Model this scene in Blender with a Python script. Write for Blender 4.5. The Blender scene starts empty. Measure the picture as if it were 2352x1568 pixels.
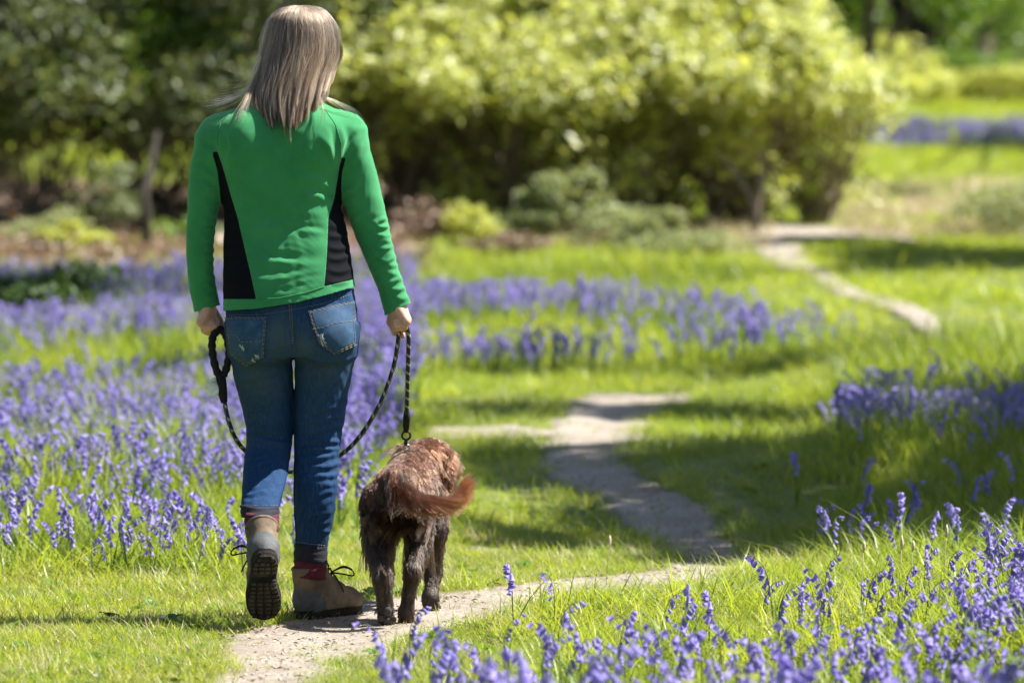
import bpy, bmesh, math, random
import numpy as np
from mathutils import Vector, Matrix, noise
from mathutils.bvhtree import BVHTree

random.seed(7)
rng = np.random.default_rng(7)
C = bpy.context.scene.collection
scene = bpy.context.scene

# ------------------------------------------------------------------ camera
CAM_H, CAM_D = 1.5, 15.5            # eye height, distance to the walker
YH, FD = 160.0, 200.0 / 36.0 * 2352  # horizon row and focal length in survey units
cam_data = bpy.data.cameras.new("camera")
cam = bpy.data.objects.new("camera", cam_data)
C.objects.link(cam)
cam.location = (0, -CAM_D, CAM_H)
cam.rotation_euler = (math.radians(90), 0, 0)
cam_data.lens = 200
cam_data.sensor_width = 36
cam_data.shift_y = -(341 - YH * 1024 / 2352) / 1024
cam_data.clip_end = 3000
cam_data.dof.use_dof = True
cam_data.dof.focus_distance = 15.4
cam_data.dof.aperture_fstop = 3.9
scene.camera = cam

# ------------------------------------------------------------------ sky and sun
SUN_EL, SUN_AZ = math.radians(55), math.radians(11)   # azimuth from +X towards +Y
SUN = Vector((math.cos(SUN_EL) * math.cos(SUN_AZ), math.cos(SUN_EL) * math.sin(SUN_AZ), math.sin(SUN_EL)))
world = bpy.data.worlds.new("World")
scene.world = world
world.use_nodes = True
wn = world.node_tree
sky = wn.nodes.new("ShaderNodeTexSky")
sky.sky_type = 'NISHITA'
sky.sun_disc = False
sky.sun_elevation = SUN_EL
sky.sun_rotation = math.pi / 2 - SUN_AZ
bg = wn.nodes["Background"]
bg.inputs["Strength"].default_value = 0.05
wn.links.new(sky.outputs[0], bg.inputs["Color"])
sun_data = bpy.data.lights.new("sun", 'SUN')
sun_data.energy = 5.0
sun_data.angle = math.radians(0.5)
sun_data.color = (1.0, 0.965, 0.90)
sun = bpy.data.objects.new("sun", sun_data)
C.objects.link(sun)
sun.rotation_euler = SUN.to_track_quat('Z', 'Y').to_euler()
sun.location = SUN * 60
vs = scene.view_settings
vs.view_transform = 'Standard'
vs.look = 'None'
vs.gamma = 1
vs.use_curve_mapping = False
vs.exposure = 1.55
scene.cycles.use_denoising = True
scene.cycles.max_bounces = 8
scene.cycles.diffuse_bounces = 4
scene.cycles.transmission_bounces = 6
scene.cycles.sample_clamp_indirect = 6

# ------------------------------------------------------------------ helpers
def P(xd, yd, yw=0.0):
    """point at survey column/row and world depth yw"""
    d = CAM_D + yw
    return Vector(((xd - 1176) * d / FD, yw, CAM_H - (yd - YH) * d / FD))

def sstep(a, b, x):
    t = np.clip((np.asarray(x, float) - a) / (b - a), 0, 1)
    return t * t * (3 - 2 * t)

def z_base(d):
    d = np.asarray(d, float)
    u = np.clip(d - 24, 0, 90)
    return 0.02 * u * u / (u + 3)

def z_ground(x, y):
    x = np.asarray(x, float); y = np.asarray(y, float)
    d = y + CAM_D
    z = z_base(d)
    z = z - 0.07 * np.exp(-((d - 19.0) / 1.5) ** 2) * sstep(-0.6, 0.4, x)
    z = z + 0.09 * sstep(0.75, 1.5, x) * np.exp(-((d - 14.4) / 1.6) ** 2)
    far = sstep(16.5, 22, d) * 0.02 + 0.006
    z = z + far * (np.sin(x * 2.1 + y * 0.9) + np.sin(x * 0.9 - y * 1.3 + 1.7)) * sstep(16.3, 18, d)
    z = z + 0.5 * sstep(-6, -18, x) + 0.5 * sstep(8, 22, x)
    return z

def to_disp(x, y, z):
    d = y + CAM_D
    return 1176 + x * FD / d, YH + (CAM_H - z) * FD / d

_dd = np.linspace(8, 160, 8000)
_yy = YH + (CAM_H - z_base(_dd)) * FD / _dd
def row_to_d(yd):
    return np.interp(-np.asarray(yd, float), -_yy, _dd)

def gpt(xd, yd):
    d = float(row_to_d(yd))
    x = (xd - 1176) * d / FD
    return x, d - CAM_D

def mk_mesh(name, V, F):
    """V (n,3), F list of index arrays each (m,k)"""
    me = bpy.data.meshes.new(name)
    V = np.asarray(V, np.float32)
    if not isinstance(F, (list, tuple)):
        F = [F]
    F = [np.asarray(f, np.int32) for f in F if len(f)]
    me.vertices.add(len(V)); me.vertices.foreach_set("co", V.ravel())
    nl = sum(f.size for f in F); npoly = sum(len(f) for f in F)
    me.loops.add(nl); me.polygons.add(npoly)
    me.loops.foreach_set("vertex_index", np.concatenate([f.ravel() for f in F]) if F else [])
    st, o = [], 0
    for f in F:
        st.append(o + np.arange(len(f)) * f.shape[1]); o += f.size
    me.polygons.foreach_set("loop_start", np.concatenate(st).astype(np.int32))
    me.update(calc_edges=True)
    return me

def link(name, me, mat=None, parent=None, smooth=True):
    o = bpy.data.objects.new(name, me)
    C.objects.link(o)
    if mat is not None:
        for m in (mat if isinstance(mat, (list, tuple)) else [mat]):
            me.materials.append(m)
    if parent is not None:
        o.parent = parent
    if smooth and hasattr(me, "polygons"):
        me.polygons.foreach_set("use_smooth", np.ones(len(me.polygons), bool))
    return o

def empty(name, loc, label=None, cat=None, group=None):
    o = bpy.data.objects.new(name, None)
    o.empty_display_size = 0.1
    C.objects.link(o)
    o.location = loc
    tag(o, label, cat, group)
    return o

def tag(o, label=None, cat=None, group=None, kind=None):
    if label: o["label"] = label
    if cat: o["category"] = cat
    if group: o["group"] = group
    if kind: o["kind"] = kind
    return o

def child(o, parent):
    """parent keeping world coordinates of mesh data built in world space"""
    o.parent = parent
    o.matrix_parent_inverse = Matrix.Translation(-Vector(parent.location))
    return o

def tube(pts, radii, n=8, cap=True):
    pts = [Vector(p) for p in pts]
    m = len(pts)
    if not hasattr(radii, "__len__"): radii = [radii] * m
    V, Q = [], []
    t0 = (pts[1] - pts[0]).normalized()
    nrm = t0.orthogonal().normalized()
    for i, p in enumerate(pts):
        t = (pts[min(i + 1, m - 1)] - pts[max(i - 1, 0)])
        t = t.normalized() if t.length > 1e-9 else t0
        nrm = (nrm - t * nrm.dot(t)).normalized()
        b = t.cross(nrm)
        for k in range(n):
            a = 2 * math.pi * k / n
            V.append(p + (nrm * math.cos(a) + b * math.sin(a)) * radii[i])
    for i in range(m - 1):
        for k in range(n):
            k2 = (k + 1) % n
            Q.append((i * n + k, i * n + k2, (i + 1) * n + k2, (i + 1) * n + k))
    T = []
    if cap:
        V.append(pts[0]); V.append(pts[-1])
        for k in range(n):
            T.append((m * n, (k + 1) % n, k))
            T.append((m * n + 1, (m - 1) * n + k, (m - 1) * n + (k + 1) % n))
    return np.array([tuple(v) for v in V]), np.array(Q), np.array(T).reshape(-1, 3)

class MB:
    """collects shapes into one mesh"""
    def __init__(self): self.V = []; self.F3 = []; self.F4 = []; self.n = 0
    def add(self, V, *Fs):
        for f in Fs:
            f = np.asarray(f)
            if len(f) == 0: continue
            (self.F3 if f.shape[1] == 3 else self.F4).append(f + self.n)
        self.V.append(np.asarray(V, float)); self.n += len(V)
        return self
    def tube(self, pts, r, n=8, cap=True): return self.add(*tube(pts, r, n, cap))
    def mesh(self, name):
        F = []
        if self.F3: F.append(np.concatenate(self.F3))
        if self.F4: F.append(np.concatenate(self.F4))
        return mk_mesh(name, np.concatenate(self.V), F)

def catmull(pts, n=8):
    pts = [Vector(p) for p in pts]
    out = []
    for i in range(len(pts) - 1):
        p0 = pts[max(i - 1, 0)]; p1 = pts[i]; p2 = pts[i + 1]; p3 = pts[min(i + 2, len(pts) - 1)]
        for k in range(n):
            t = k / n
            out.append(0.5 * ((2 * p1) + (p2 - p0) * t + (2 * p0 - 5 * p1 + 4 * p2 - p3) * t * t + (3 * p1 - p0 - 3 * p2 + p3) * t ** 3))
    out.append(pts[-1])
    return out

# ------------------------------------------------------------------ materials
def new_mat(name):
    m = bpy.data.materials.new(name); m.use_nodes = True
    nt = m.node_tree
    return m, nt, nt.nodes["Principled BSDF"], nt.nodes["Material Output"]

def ramp(nt, stops):
    r = nt.nodes.new("ShaderNodeValToRGB")
    e = r.color_ramp.elements
    while len(e) < len(stops): e.new(0.5)
    for el, (p, c) in zip(e, stops):
        el.position = p; el.color = (*c, 1)
    return r

def noise_tex(nt, scale, detail=4, rough=0.6, vec=None):
    n = nt.nodes.new("ShaderNodeTexNoise")
    n.inputs["Scale"].default_value = scale; n.inputs["Detail"].default_value = detail
    n.inputs["Roughness"].default_value = rough
    if vec is None:
        tc = nt.nodes.new("ShaderNodeTexCoord"); vec = tc.outputs["Object"]
    nt.links.new(vec, n.inputs["Vector"])
    return n

def bump(nt, bsdf, height, strength=0.3, dist=0.01):
    b = nt.nodes.new("ShaderNodeBump")
    b.inputs["Strength"].default_value = strength; b.inputs["Distance"].default_value = dist
    nt.links.new(height, b.inputs["Height"]); nt.links.new(b.outputs[0], bsdf.inputs["Normal"])
    return b

def leaf_mat(name, cols, trans=0.45, tint=(1.25, 1.15, 0.6), rough=0.5, spec=0.35, patch=0):
    """leaf: reflects and lets light through; colour varies leaf by leaf"""
    m, nt, bs, out = new_mat(name)
    g = nt.nodes.new("ShaderNodeNewGeometry"); oi = nt.nodes.new("ShaderNodeObjectInfo")
    ad = nt.nodes.new("ShaderNodeMath"); ad.operation = 'ADD'
    nt.links.new(g.outputs["Random Per Island"], ad.inputs[0]); nt.links.new(oi.outputs["Random"], ad.inputs[1])
    fr = nt.nodes.new("ShaderNodeMath"); fr.operation = 'FRACT'; nt.links.new(ad.outputs[0], fr.inputs[0])
    r = ramp(nt, [(i / max(1, len(cols) - 1), c) for i, c in enumerate(cols)])
    nz = noise_tex(nt, patch or 1.0, 3, 0.6, g.outputs["Position"])
    if patch:
        mp_ = nt.nodes.new("ShaderNodeMapRange"); mp_.inputs[1].default_value = .3; mp_.inputs[2].default_value = .7
        nt.links.new(nz.outputs["Fac"], mp_.inputs[0])
        mm = nt.nodes.new("ShaderNodeMix"); mm.inputs[0].default_value = .5
        nt.links.new(fr.outputs[0], mm.inputs[2]); nt.links.new(mp_.outputs[0], mm.inputs[3]); nt.links.new(mm.outputs[0], r.inputs[0])
    else:
        nt.links.new(fr.outputs[0], r.inputs[0])
    nt.links.new(r.outputs[0], bs.inputs["Base Color"])
    bs.inputs["Roughness"].default_value = rough
    bs.inputs["Specular IOR Level"].default_value = spec
    tr = nt.nodes.new("ShaderNodeBsdfTranslucent")
    mx = nt.nodes.new("ShaderNodeMix"); mx.data_type = 'RGBA'; mx.blend_type = 'MULTIPLY'
    mx.inputs[0].default_value = 1
    nt.links.new(r.outputs[0], mx.inputs[6]); mx.inputs[7].default_value = (*tint, 1)
    nt.links.new(mx.outputs[2], tr.inputs["Color"])
    ms = nt.nodes.new("ShaderNodeMixShader"); ms.inputs[0].default_value = trans
    nt.links.new(bs.outputs[0], ms.inputs[1]); nt.links.new(tr.outputs[0], ms.inputs[2])
    nt.links.new(ms.outputs[0], out.inputs["Surface"])
    return m

def plain_mat(name, col, rough=0.7, var=0.25, scale=20, bmp=0.2, spec=0.3, metal=0, bscale=None):
    m, nt, bs, out = new_mat(name)
    n = noise_tex(nt, scale)
    lo = tuple(c * (1 - var) for c in col); hi = tuple(min(1, c * (1 + var)) for c in col)
    r = ramp(nt, [(0.3, lo), (0.7, hi)])
    nt.links.new(n.outputs["Fac"], r.inputs[0]); nt.links.new(r.outputs[0], bs.inputs["Base Color"])
    bs.inputs["Roughness"].default_value = rough; bs.inputs["Specular IOR Level"].default_value = spec
    bs.inputs["Metallic"].default_value = metal
    if bmp:
        n2 = noise_tex(nt, bscale or scale * 4)
        bump(nt, bs, n2.outputs["Fac"], bmp, 0.005)
    return m

M = {}
M['grass'] = leaf_mat("grass_blades", [(0.11, 0.19, 0.022), (0.18, 0.255, 0.028), (0.25, 0.31, 0.034), (0.32, 0.36, 0.045), (0.42, 0.39, 0.13)], 0.55, (1.3, 1.25, 0.6), 0.42, 0.5, 1.7)
M['grass_far'] = M['grass']
M['straw'] = leaf_mat("dry_grass", [(0.34, 0.28, 0.15), (0.45, 0.37, 0.22)], 0.3, (1, 1, 0.9))
M['bell'] = leaf_mat("bluebell_petals", [(0.22, 0.18, 0.54), (0.28, 0.23, 0.60), (0.36, 0.31, 0.67), (0.18, 0.14, 0.46)], 0.35, (1.1, 1.0, 1.05), 0.5, 0.25)
M['stem'] = leaf_mat("bluebell_stem", [(0.07, 0.12, 0.03), (0.09, 0.10, 0.07)], 0.2)
M['strap'] = leaf_mat("bluebell_leaves", [(0.10, 0.19, 0.025), (0.14, 0.22, 0.03)], 0.45)
M['yellow'] = leaf_mat("yellow_spring_leaves", [(0.34, 0.39, 0.06), (0.47, 0.50, 0.09), (0.40, 0.43, 0.15), (0.54, 0.54, 0.12), (0.30, 0.36, 0.08), (0.52, 0.55, 0.32)], 0.55, (1.25, 1.2, 0.8), 0.42, 0.5)
M['green'] = leaf_mat("fresh_green_leaves", [(0.10, 0.20, 0.02), (0.14, 0.25, 0.03), (0.18, 0.27, 0.04), (0.12, 0.20, 0.05)], 0.45)
M['olive'] = leaf_mat("grey_green_leaves", [(0.09, 0.13, 0.05), (0.13, 0.17, 0.08), (0.16, 0.19, 0.05), (0.20, 0.22, 0.15), (0.10, 0.15, 0.03)], 0.35, (1.15, 1.1, 0.6), 0.5, 0.35)
M['dark'] = leaf_mat("dark_green_leaves", [(0.035, 0.07, 0.02), (0.05, 0.10, 0.025), (0.07, 0.12, 0.03)], 0.3, (1.2, 1.1, 0.6), 0.55, 0.3)
M['pale'] = leaf_mat("pale_sage_leaves", [(0.24, 0.29, 0.12), (0.30, 0.34, 0.18), (0.25, 0.30, 0.08), (0.36, 0.38, 0.24)], 0.4, (1.1, 1.05, 0.7))
M['litter'] = leaf_mat("fallen_leaves", [(0.20, 0.125, 0.08), (0.29, 0.20, 0.14), (0.16, 0.10, 0.06), (0.36, 0.27, 0.20)], 0.15, (1, 0.9, 0.8))
M['bark'] = plain_mat("bark", (0.11, 0.085, 0.06), 0.9, 0.4, 12, 0.6)
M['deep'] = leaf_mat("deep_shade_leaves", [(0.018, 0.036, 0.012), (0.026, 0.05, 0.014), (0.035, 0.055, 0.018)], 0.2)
M['brownish'] = leaf_mat("brown_tangle_leaves", [(0.10, 0.10, 0.04), (0.15, 0.14, 0.06), (0.09, 0.12, 0.035), (0.19, 0.16, 0.09), (0.22, 0.23, 0.07)], 0.4, (1.2, 1.1, .7), 0.6, 0.2)
M['dark_bark'] = plain_mat("dark_bark", (0.028, 0.022, 0.017), 0.9, 0.4, 12, 0.6)
M['bark_lit'] = plain_mat("sunlit_bark", (0.26, 0.21, 0.14), 0.9, 0.35, 9, 0.6)  # lighter copy of the bark, with sunlight put into its colour
M['twig'] = plain_mat("twig_bark", (0.19, 0.15, 0.10), 0.9, 0.35, 30, 0.3)
M['white_petal'] = leaf_mat("white_petals", [(0.78, 0.78, 0.74), (0.7, 0.72, 0.66)], 0.3, (1, 1, 1))

# ------------------------------------------------------------------ ground
def axis(lo, hi, c, fine, n):
    t = np.linspace(-1, 1, n)
    return c + np.where(t < 0, lo - c, hi - c) * (np.sinh(np.abs(t) * fine) / np.sinh(fine)) if False else c + np.sign(t) * np.where(t < 0, c - lo, hi - c) * np.sinh(np.abs(t) * fine) / np.sinh(fine)

gx = axis(-420, 420, 0, 7.0, 281)
gy = axis(-120, 700, 6, 6.0, 361)
GX, GY = np.meshgrid(gx, gy, indexing='ij')
GZ = z_ground(GX, GY)
nx, ny = GX.shape
ii = np.arange(nx * ny).reshape(nx, ny)
Fg = np.stack([ii[:-1, :-1], ii[1:, :-1], ii[1:, 1:], ii[:-1, 1:]], -1).reshape(-1, 4)
m, nt, bs, out = new_mat("meadow_soil")
n1 = noise_tex(nt, 1.2, 6); n2 = noise_tex(nt, 30, 5)
r1 = ramp(nt, [(0.3, (0.07, 0.10, 0.02)), (0.5, (0.11, 0.15, 0.025)), (0.7, (0.15, 0.17, 0.04))])
nt.links.new(n1.outputs["Fac"], r1.inputs[0])
mx = nt.nodes.new("ShaderNodeMix"); mx.data_type = 'RGBA'
r2 = ramp(nt, [(0.45, (0, 0, 0)), (0.7, (0.6, 0.6, 0.6))]); nt.links.new(n2.outputs["Fac"], r2.inputs[0])
nt.links.new(r2.outputs[0], mx.inputs[0]); nt.links.new(r1.outputs[0], mx.inputs[6]); mx.inputs[7].default_value = (0.2, 0.16, 0.09, 1)
nt.links.new(mx.outputs[2], bs.inputs["Base Color"]); bs.inputs["Roughness"].default_value = 0.95
bump(nt, bs, n2.outputs["Fac"], 0.6, 0.03)
ground = link("ground", mk_mesh("ground", np.stack([GX, GY, GZ], -1).reshape(-1, 3), Fg), m)
tag(ground, "meadow ground under the grass and bluebells", kind="structure")

# ------------------------------------------------------------------ trodden path
PATH_ROWS = [(1640, 400, 800), (1567, 470, 740), (1529, 490, 770), (1500, 500, 880), (1469, 510, 980), (1441, 600, 1110), (1409, 760, 1180), (1389, 800, 1240), (1369, 990, 1330),
             (1349, 1160, 1520), (1330, 1300, 1650), (1312, 1440, 1720), (1298, 1520, 1740), (1270, 1545, 1765), (1242, 1540, 1780), (1194, 1490, 1700),
             (1150, 1415, 1640), (1122, 1370, 1560), (1090, 1240, 1450), (1050, 1230, 1435), (1010, 1245, 1480), (970, 1290, 1500), (940, 1305, 1535), (920, 1330, 1580), (908, 1390, 1570)]
FAR_PATH_ROWS = [(785, 2190, 2215), (768, 2125, 2170), (740, 2055, 2140), (700, 1958, 2045), (660, 1872, 1950), (620, 1785, 1878), (590, 1750, 1860), (570, 1725, 1850), (556, 1680, 1940)]
SIDE_ROWS = [(1004, 980, 1290), (996, 950, 1290), (988, 970, 1200)]
TURN_ROWS = [(1262, 1040, 1330), (1252, 1030, 1420), (1244, 1060, 1400)]
BARE_ROWS = [(575, 1300, 1620), (562, 1250, 1720), (548, 1290, 1700)]
HEDGE_ROWS = [(562, 1700, 2150), (554, 1660, 2130), (544, 1680, 2080), (534, 1720, 1960)]

def rows_world(rows, sub):
    a = np.array(rows, float)
    t = np.arange(len(a)); tt = np.linspace(0, len(a) - 1, (len(a) - 1) * sub + 1)
    yd, xl, xr = (np.interp(tt, t, a[:, i]) for i in range(3))
    k = np.ones(3) / 3
    for v in (xl, xr): v[1:-1] = np.convolve(v, k, 'valid')
    d = row_to_d(yd)
    return d, (xl - 1176) * d / FD, (xr - 1176) * d / FD

def in_rows(rows, xd, yd, pad=0):
    a = np.array(rows, float)[::-1]
    xl = np.interp(yd, a[:, 0], a[:, 1]) - pad; xr = np.interp(yd, a[:, 0], a[:, 2]) + pad
    f = np.minimum(xd - xl, xr - xd)
    return np.where((yd >= a[0, 0]) & (yd <= a[-1, 0]), f, -999)

m, nt, bs, out = new_mat("dry_earth")
n1 = noise_tex(nt, 2.5, 6); n2 = noise_tex(nt, 60, 6, 0.7); n3 = noise_tex(nt, 14, 5, 0.65)
r1 = ramp(nt, [(0.3, (0.21, 0.17, 0.135)), (0.48, (0.305, 0.265, 0.22)), (0.62, (0.35, 0.312, 0.27)), (0.75, (0.40, 0.362, 0.32))]); nt.links.new(n1.outputs["Fac"], r1.inputs[0])
r2 = ramp(nt, [(0.34, (0.5, 0.45, 0.4)), (0.5, (1, 1, 1)), (0.72, (1.12, 1.1, 1.05))]); nt.links.new(n2.outputs["Fac"], r2.inputs[0])
mx = nt.nodes.new("ShaderNodeMix"); mx.data_type = 'RGBA'; mx.blend_type = 'MULTIPLY'; mx.inputs[0].default_value = 0.8
nt.links.new(r1.outputs[0], mx.inputs[6]); nt.links.new(r2.outputs[0], mx.inputs[7])
nt.links.new(mx.outputs[2], bs.inputs["Base Color"]); bs.inputs["Roughness"].default_value = 0.95; bs.inputs["Specular IOR Level"].default_value = 0.15
ad = nt.nodes.new("ShaderNodeMath"); ad.operation = 'ADD'
nt.links.new(n2.outputs["Fac"], ad.inputs[0]); nt.links.new(n3.outputs["Fac"], ad.inputs[1])
bump(nt, bs, ad.outputs[0], 0.7, 0.02)
M['earth'] = m

def path_strip(name, rows, sub, nacross, label, lift=0.006):
    d, xl, xr = rows_world(rows, sub * 3)
    V = []
    for i in range(len(d)):
        w = xr[i] - xl[i]
        y = d[i] - CAM_D
        jl = 0.16 * min(w, .6) * noise.noise((d[i] * 2.2, 3.1, 0)) + 0.10 * min(w, .7) * noise.noise((d[i] * 11, 1.1, 4)) + 0.05 * noise.noise((d[i] * 31, 1.1, 4))
        jr = 0.16 * min(w, .6) * noise.noise((d[i] * 2.2, 9.7, 0)) + 0.10 * min(w, .7) * noise.noise((d[i] * 11, 5.3, 2)) + 0.05 * noise.noise((d[i] * 31, 5.3, 2))
        for k in range(nacross + 1):
            u = k / nacross
            x = xl[i] + jl + (w + jr - jl) * u
            e = min(u, 1 - u)
            V.append((x, y, lift * (1 if 0 < k < nacross else -1.2) - 0.006 * math.sin(math.pi * u) + 0.006 * noise.noise((x * 5, y * 3, 0))))
    V = np.array(V); V[:, 2] += z_ground(V[:, 0], V[:, 1])
    n = len(d); idx = np.arange(n * (nacross + 1)).reshape(n, -1)
    F = np.stack([idx[:-1, :-1], idx[:-1, 1:], idx[1:, 1:], idx[1:, :-1]], -1).reshape(-1, 4)
    o = link(name, mk_mesh(name, V, F), M['earth'])
    tag(o, label, kind="structure")
    return o
path_strip("path", PATH_ROWS, 10, 14, "trodden dry earth path winding from under the dog into the shade", 0.012)
path_strip("path", FAR_PATH_ROWS, 8, 8, "far stretch of the earth path crossing the sunny slope", 0.03)
path_strip("path", SIDE_ROWS, 6, 10, "bare strip of earth beside the path behind the dog's head", 0.015)
path_strip("path", TURN_ROWS, 6, 10, "thin worn edge of bare earth where the path bends", 0.012)
path_strip("path", BARE_ROWS, 6, 10, "dry bare strip of earth below the yellow shrubs", 0.03)
path_strip("path", HEDGE_ROWS, 6, 12, "bare earth track under the shrubs where the path turns away", 0.035)

# woodland floor of fallen leaves on the left, below the shrubs
m, nt, bs, out = new_mat("leaf_mould")
n1 = noise_tex(nt, 3, 6); r1 = ramp(nt, [(0.3, (0.13, 0.085, 0.05)), (0.5, (0.23, 0.155, 0.105)), (0.7, (0.32, 0.235, 0.175))])
nt.links.new(n1.outputs["Fac"], r1.inputs[0]); nt.links.new(r1.outputs[0], bs.inputs["Base Color"]); bs.inputs["Roughness"].default_value = 0.95
bump(nt, bs, noise_tex(nt, 25).outputs["Fac"], 0.8, 0.03)
fx = np.linspace(-9, -0.6, 50); fy = np.linspace(19.4, 34, 50)
FX, FY = np.meshgrid(fx, fy, indexing='ij')
for a in range(50):
    FY[a, 0] += 0.5 * noise.noise((a * 0.35, 2, 0)); FX[-1, a] += 0.5 * noise.noise((a * 0.3, 7, 0))
bank = 0.35 * sstep(22.5, 29, FY)
FZ = z_ground(FX, FY) + 0.02
FZ[:, 0] -= 0.05; FZ[-1, :] -= 0.05
ii = np.arange(2500).reshape(50, 50)
o = link("woodland_floor", mk_mesh("woodland_floor", np.stack([FX, FY, FZ], -1).reshape(-1, 3),
        np.stack([ii[:-1, :-1], ii[1:, :-1], ii[1:, 1:], ii[:-1, 1:]], -1).reshape(-1, 4)), m)
tag(o, "brown leaf-strewn woodland floor under the shrubs left of the walker", kind="structure")

# ------------------------------------------------------------------ scattering (only for growth nobody could count)
def proto_collection(name, meshes, mats):
    col = bpy.data.collections.new(name)
    for i, (me, mt) in enumerate(zip(meshes, mats)):
        o = bpy.data.objects.new("%s_shape_%03d" % (name, i), me)
        for q in (mt if isinstance(mt, (list, tuple)) else [mt]): me.materials.append(q)
        col.objects.link(o)
    return col

def scatter(name, pts, col, nproto, rotz, tilt, scale, label, cat):
    me = bpy.data.meshes.new(name)
    n = len(pts)
    me.vertices.add(n); me.vertices.foreach_set("co", np.asarray(pts, np.float32).ravel())
    rot = np.zeros((n, 3), np.float32); rot[:, 0] = tilt[:, 0]; rot[:, 1] = tilt[:, 1]; rot[:, 2] = rotz
    a = me.attributes.new("rot", 'FLOAT_VECTOR', 'POINT'); a.data.foreach_set("vector", rot.ravel())
    a = me.attributes.new("sca", 'FLOAT_VECTOR', 'POINT'); a.data.foreach_set("vector", np.asarray(scale, np.float32).ravel())
    a = me.attributes.new("pick", 'INT', 'POINT'); a.data.foreach_set("value", rng.integers(0, nproto, n).astype(np.int32))
    o = bpy.data.objects.new(name, me); C.objects.link(o)
    tag(o, label, cat, kind="stuff")
    ng = bpy.data.node_groups.new(name + "_scatter", 'GeometryNodeTree')
    ng.interface.new_socket("Geometry", in_out='INPUT', socket_type='NodeSocketGeometry')
    ng.interface.new_socket("Geometry", in_out='OUTPUT', socket_type='NodeSocketGeometry')
    N = ng.nodes; L = ng.links
    gi = N.new("NodeGroupInput"); go = N.new("NodeGroupOutput")
    ci = N.new("GeometryNodeCollectionInfo"); ci.inputs[0].default_value = col
    ci.inputs["Separate Children"].default_value = True; ci.inputs["Reset Children"].default_value = True
    ip = N.new("GeometryNodeInstanceOnPoints")
    ip.inputs["Pick Instance"].default_value = True
    def attr(nm, t):
        q = N.new("GeometryNodeInputNamedAttribute"); q.data_type = t; q.inputs["Name"].default_value = nm; return q.outputs["Attribute"]
    e2r = N.new("FunctionNodeEulerToRotation"); L.new(attr("rot", 'FLOAT_VECTOR'), e2r.inputs[0])
    mp = N.new("GeometryNodeMeshToPoints")
    L.new(gi.outputs[0], mp.inputs[0]); L.new(mp.outputs[0], ip.inputs["Points"])
    L.new(ci.outputs[0], ip.inputs["Instance"]); L.new(attr("pick", 'INT'), ip.inputs["Instance Index"])
    L.new(e2r.outputs[0], ip.inputs["Rotation"]); L.new(attr("sca", 'FLOAT_VECTOR'), ip.inputs["Scale"])
    L.new(ip.outputs[0], go.inputs[0])
    md = o.modifiers.new("scatter", 'NODES'); md.node_group = ng
    return o

def blade(mb, base, ang, h, w, lean, curl, seg=3):
    dx, dy = math.cos(ang), math.sin(ang)
    V = []
    for i in range(seg + 1):
        t = i / seg
        off = lean * t + curl * t * t
        ww = w * (1 - t) ** 0.7 * 0.5
        zz = h * (t - 0.25 * min(1.2, abs(lean + curl) / h) * t * t)
        cx, cy = base[0] + dx * off, base[1] + dy * off
        if i < seg:
            V += [(cx - dy * ww, cy + dx * ww, zz), (cx + dy * ww, cy - dx * ww, zz)]
        else:
            V.append((cx, cy, zz))
    Q = [(2 * i, 2 * i + 1, 2 * i + 3, 2 * i + 2) for i in range(seg - 1)]
    T = [(2 * seg - 2, 2 * seg - 1, 2 * seg)]
    mb.add(V, np.array(Q).reshape(-1, 4), np.array(T))

def tuft(n, rad, h, w, lean, seed, seg=3):
    R = random.Random(seed); mb = MB()
    for _ in range(n):
        a = R.uniform(0, 6.283); r = rad * math.sqrt(R.random())
        hh = h * R.uniform(0.45, 1.15)
        blade(mb, (r * math.cos(a), r * math.sin(a)), R.uniform(0, 6.283), hh, w * R.uniform(0.7, 1.2),
              hh * lean * R.uniform(0.1, 1), hh * lean * R.uniform(0, 1.1), seg)
    return mb.mesh("grass_tuft")

turf_col = proto_collection("turf", [tuft(16, 0.05, 0.042, 0.0028, 0.9, s) for s in range(6)], [M['grass']] * 5 + [M['straw']])
mid_col = proto_collection("meadow_grass", [tuft(13, 0.06, 0.11, 0.0042, 0.95, 20 + s) for s in range(6)], [M['grass']] * 6)
tall_col = proto_collection("tall_grass", [tuft(12, 0.07, 0.24, 0.006, 0.45, 40 + s, 4) for s in range(6)], [M['grass'], M['grass'], M['strap'], M['grass'], M['grass'], M['strap']])
far_col = proto_collection("far_grass", [tuft(15, 0.17, 0.12, 0.014, 1.2, 60 + s, 3) for s in range(6)], [M['grass']] * 6)

def wedge(n, d0, d1, pw=0.0, margin=0.9):
    """random ground points in the field of view widened by a margin; denser near"""
    u = rng.random(n * 2)
    d = d0 + (d1 - d0) * u ** (1 + pw)
    hw = 0.0925 * d + margin
    keep = rng.random(n * 2) < hw / (0.0925 * d1 + margin)
    d = d[keep][:n]; hw = hw[keep][:n]
    x = (rng.random(len(d)) * 2 - 1) * hw
    y = d - CAM_D
    z = z_ground(x, y)
    xd, yd = to_disp(x, y, z_base(d))
    return x, y, z, xd, yd, d

def vnoise(x, y, s, o=0.0):
    return np.sin(x * s + 1.3 + o) * np.cos(y * s * 0.8 + 0.4 * np.sin(x * s * 1.7) + o) * 0.6 + 0.4 * np.sin(x * s * 2.3 - y * s * 1.9 + o * 2)

def bare(xd, yd, jitter):
    f = np.full(xd.shape, -999.0)
    for r in (PATH_ROWS, FAR_PATH_ROWS, SIDE_ROWS, TURN_ROWS, BARE_ROWS, HEDGE_ROWS):
        f = np.maximum(f, in_rows(r, xd, yd))
    return f + jitter

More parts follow.
